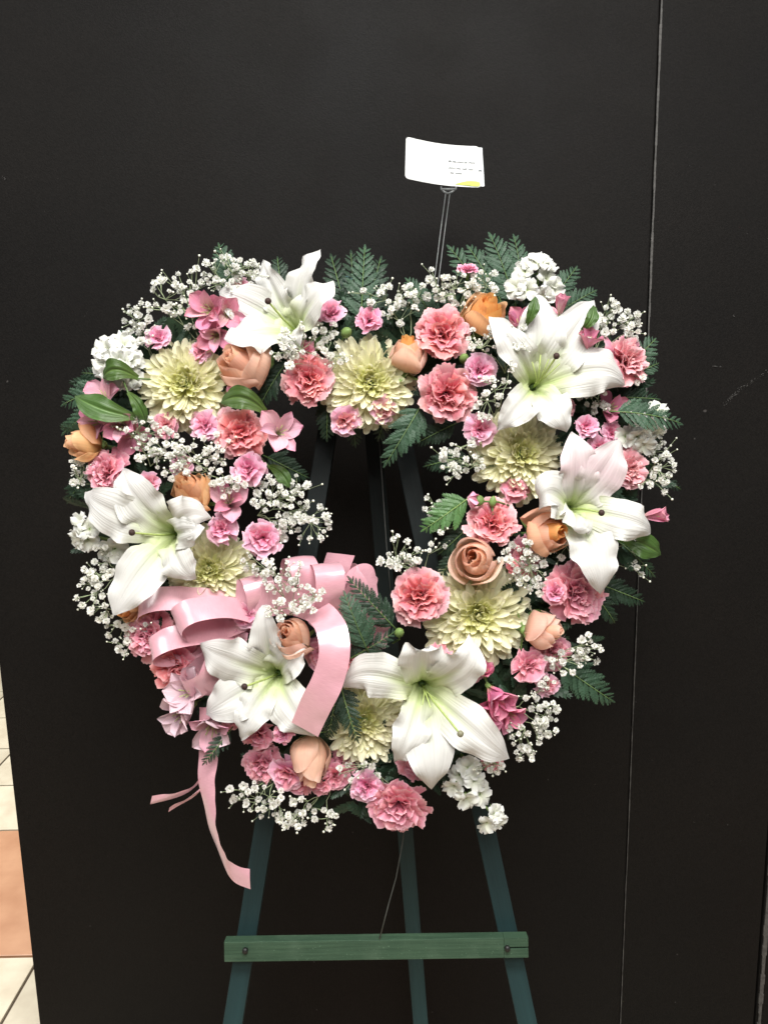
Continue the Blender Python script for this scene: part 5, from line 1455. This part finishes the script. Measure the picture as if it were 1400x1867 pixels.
breath((920, 680, .03), [(935, 615, 24, 22, 9, .075), (880, 618, 26, 20, 9, .07), (950, 625, 24, 14, 6, .085)], 'baby\'s breath between the orange rose and largest lily', 7)
breath((900, 760, .03), [(905, 700, 20, 22, 7, .085), (890, 735, 20, 24, 7, .06), (935, 665, 12, 10, 3, .10)], 'baby\'s breath along the left of the largest lily', 8)
breath((1085, 640, .02), [(1125, 585, 32, 24, 18, .04), (1105, 565, 24, 18, 6, .04), (1150, 605, 14, 16, 6, .04), (1165, 690, 8, 12, 3, .04)], 'baby\'s breath above the outer pink carnation', 9)
breath((900, 850, .02), [(845, 835, 34, 26, 12, .045), (820, 850, 26, 26, 7, .045), (835, 805, 25, 18, 4, .045)], 'sparse baby\'s breath reaching into the right of the opening', 10)
breath((275, 850, .03), [(250, 795, 48, 34, 20, .065), (300, 822, 34, 30, 16, .065)], 'baby\'s breath below the long leaf at left', 11)
breath((375, 860, .03), [(350, 835, 38, 28, 18, .065), (395, 820, 26, 26, 11, .06), (325, 862, 22, 12, 6, .07)], 'baby\'s breath above the left apricot rose', 12)
breath((185, 900, .01), [(148, 862, 15, 26, 9, .03), (140, 835, 10, 10, 3, .03)], 'baby\'s breath below the sideways rose at the outer left', 13)
breath((235, 1040, .01), [(175, 1030, 26, 32, 14, .035), (165, 1080, 22, 30, 12, .035), (195, 1115, 26, 22, 9, .035), (205, 1010, 22, 20, 5, .03), (215, 1148, 18, 16, 5, .03)], 'baby\'s breath down the outer edge below the left white stock', 14)
breath((470, 940, .02), [(490, 905, 26, 30, 16, .045), (530, 915, 38, 36, 22, .05), (565, 945, 36, 34, 14, .05), (520, 960, 26, 18, 10, .05), (540, 880, 26, 14, 4, .045)], 'thickest baby\'s breath reaching into the left of the opening', 15)
breath((525, 1120, .05), [(470, 1035, 30, 20, 9, .070), (510, 1050, 28, 28, 12, .085), (545, 1070, 26, 36, 12, .09), (505, 1110, 24, 16, 7, .095), (550, 1105, 20, 16, 7, .10), (570, 1085, 16, 22, 3, .10)], 'baby\'s breath scattered over the pink bow', 16)
breath((765, 1070, .02), [(725, 1005, 36, 26, 9, .05), (700, 1030, 22, 18, 3, .05), (750, 1025, 24, 18, 5, .05), (785, 995, 24, 20, 3, .04)], 'wispy baby\'s breath above the fringed salmon carnation', 17, nb=1.6)
breath((850, 960, .01), [(788, 920, 16, 20, 6, .045), (803, 960, 12, 14, 5, .04)], 'baby\'s breath beside the bright green fern', 18)
breath((985, 1070, .02), [(945, 1010, 36, 20, 16, .055), (965, 1040, 24, 30, 14, .055), (985, 1075, 18, 16, 4, .05)], 'baby\'s breath below the tucked peach rose', 19)
breath((1060, 1030, .02), [(1025, 1000, 24, 14, 6, .055), (1050, 990, 16, 14, 4, .05)], 'few baby\'s breath blooms behind the long lily petal', 20)
breath((1160, 880, .005), [(1205, 845, 20, 36, 14, .03), (1190, 880, 22, 24, 8, .03), (1200, 815, 18, 16, 6, .03)], 'baby\'s breath at the extreme right edge', 21)
breath((990, 1200, .01), [(1060, 1180, 30, 22, 10, .04), (1030, 1205, 30, 20, 9, .045), (1080, 1195, 18, 16, 4, .04)], 'baby\'s breath above the lower right fern', 22)
breath((935, 1290, .01), [(985, 1300, 26, 26, 13, .04), (960, 1335, 28, 26, 14, .045), (1000, 1330, 16, 20, 5, .04), (975, 1265, 18, 14, 3, .045), (955, 1375, 16, 12, 5, .04)], 'baby\'s breath right of the rose pink stock', 23)
breath((520, 1410, .01), [(470, 1452, 38, 22, 14, .04), (440, 1445, 22, 22, 5, .035), (500, 1478, 26, 16, 6, .035)], 'baby\'s breath at the lower left under the small carnations', 24)
breath((600, 1430, .01), [(560, 1480, 34, 20, 10, .035), (590, 1495, 30, 14, 5, .035), (545, 1500, 22, 12, 4, .035)], 'baby\'s breath below the downward rosebud', 25)
breath((1085, 690, .03), [(1080, 725, 22, 16, 7, .04), (1105, 745, 20, 16, 5, .035)], 'shaded baby\'s breath under the right petal of the largest lily', 26)
breath((940, 1230, .01), [(1000, 1243, 14, 10, 4, .05)], 'two or three baby\'s breath blooms beside the lower right small carnation', 27)
breath((660, 1370, .01), [(650, 1405, 30, 16, 8, .045), (700, 1420, 22, 12, 5, .04)], 'baby\'s breath above the lowest salmon carnation', 29)
breath((430, 900, .02), [(425, 890, 24, 16, 7, .06), (400, 870, 18, 14, 5, .06)], 'baby\'s breath right of the apricot rose above the left lily', 30)
breath((600, 690, .02), [(612, 655, 20, 22, 6, .065), (600, 625, 14, 14, 4, .06)], 'few baby\'s breath blooms left of the dip chrysanthemum', 31)
breath((1090, 1010, .005), [(1160, 985, 24, 18, 5, .03), (1150, 1050, 20, 24, 4, .025)], 'stray baby\'s breath below the dark leaf at right', 32)
breath((340, 1190, .03), [(245, 1140, 18, 22, 6, .04), (225, 1180, 16, 16, 4, .035)], 'stray baby\'s breath at the outer left of the bow', 33)
breath((890, 1370, .01), [(895, 1395, 26, 12, 7, .04)], 'baby\'s breath under the right tip of the bottom lily', 28)
breath((595, 1420, .01), [(760, 1020, 1, 1, 0, .0)], '', 99) if False else None
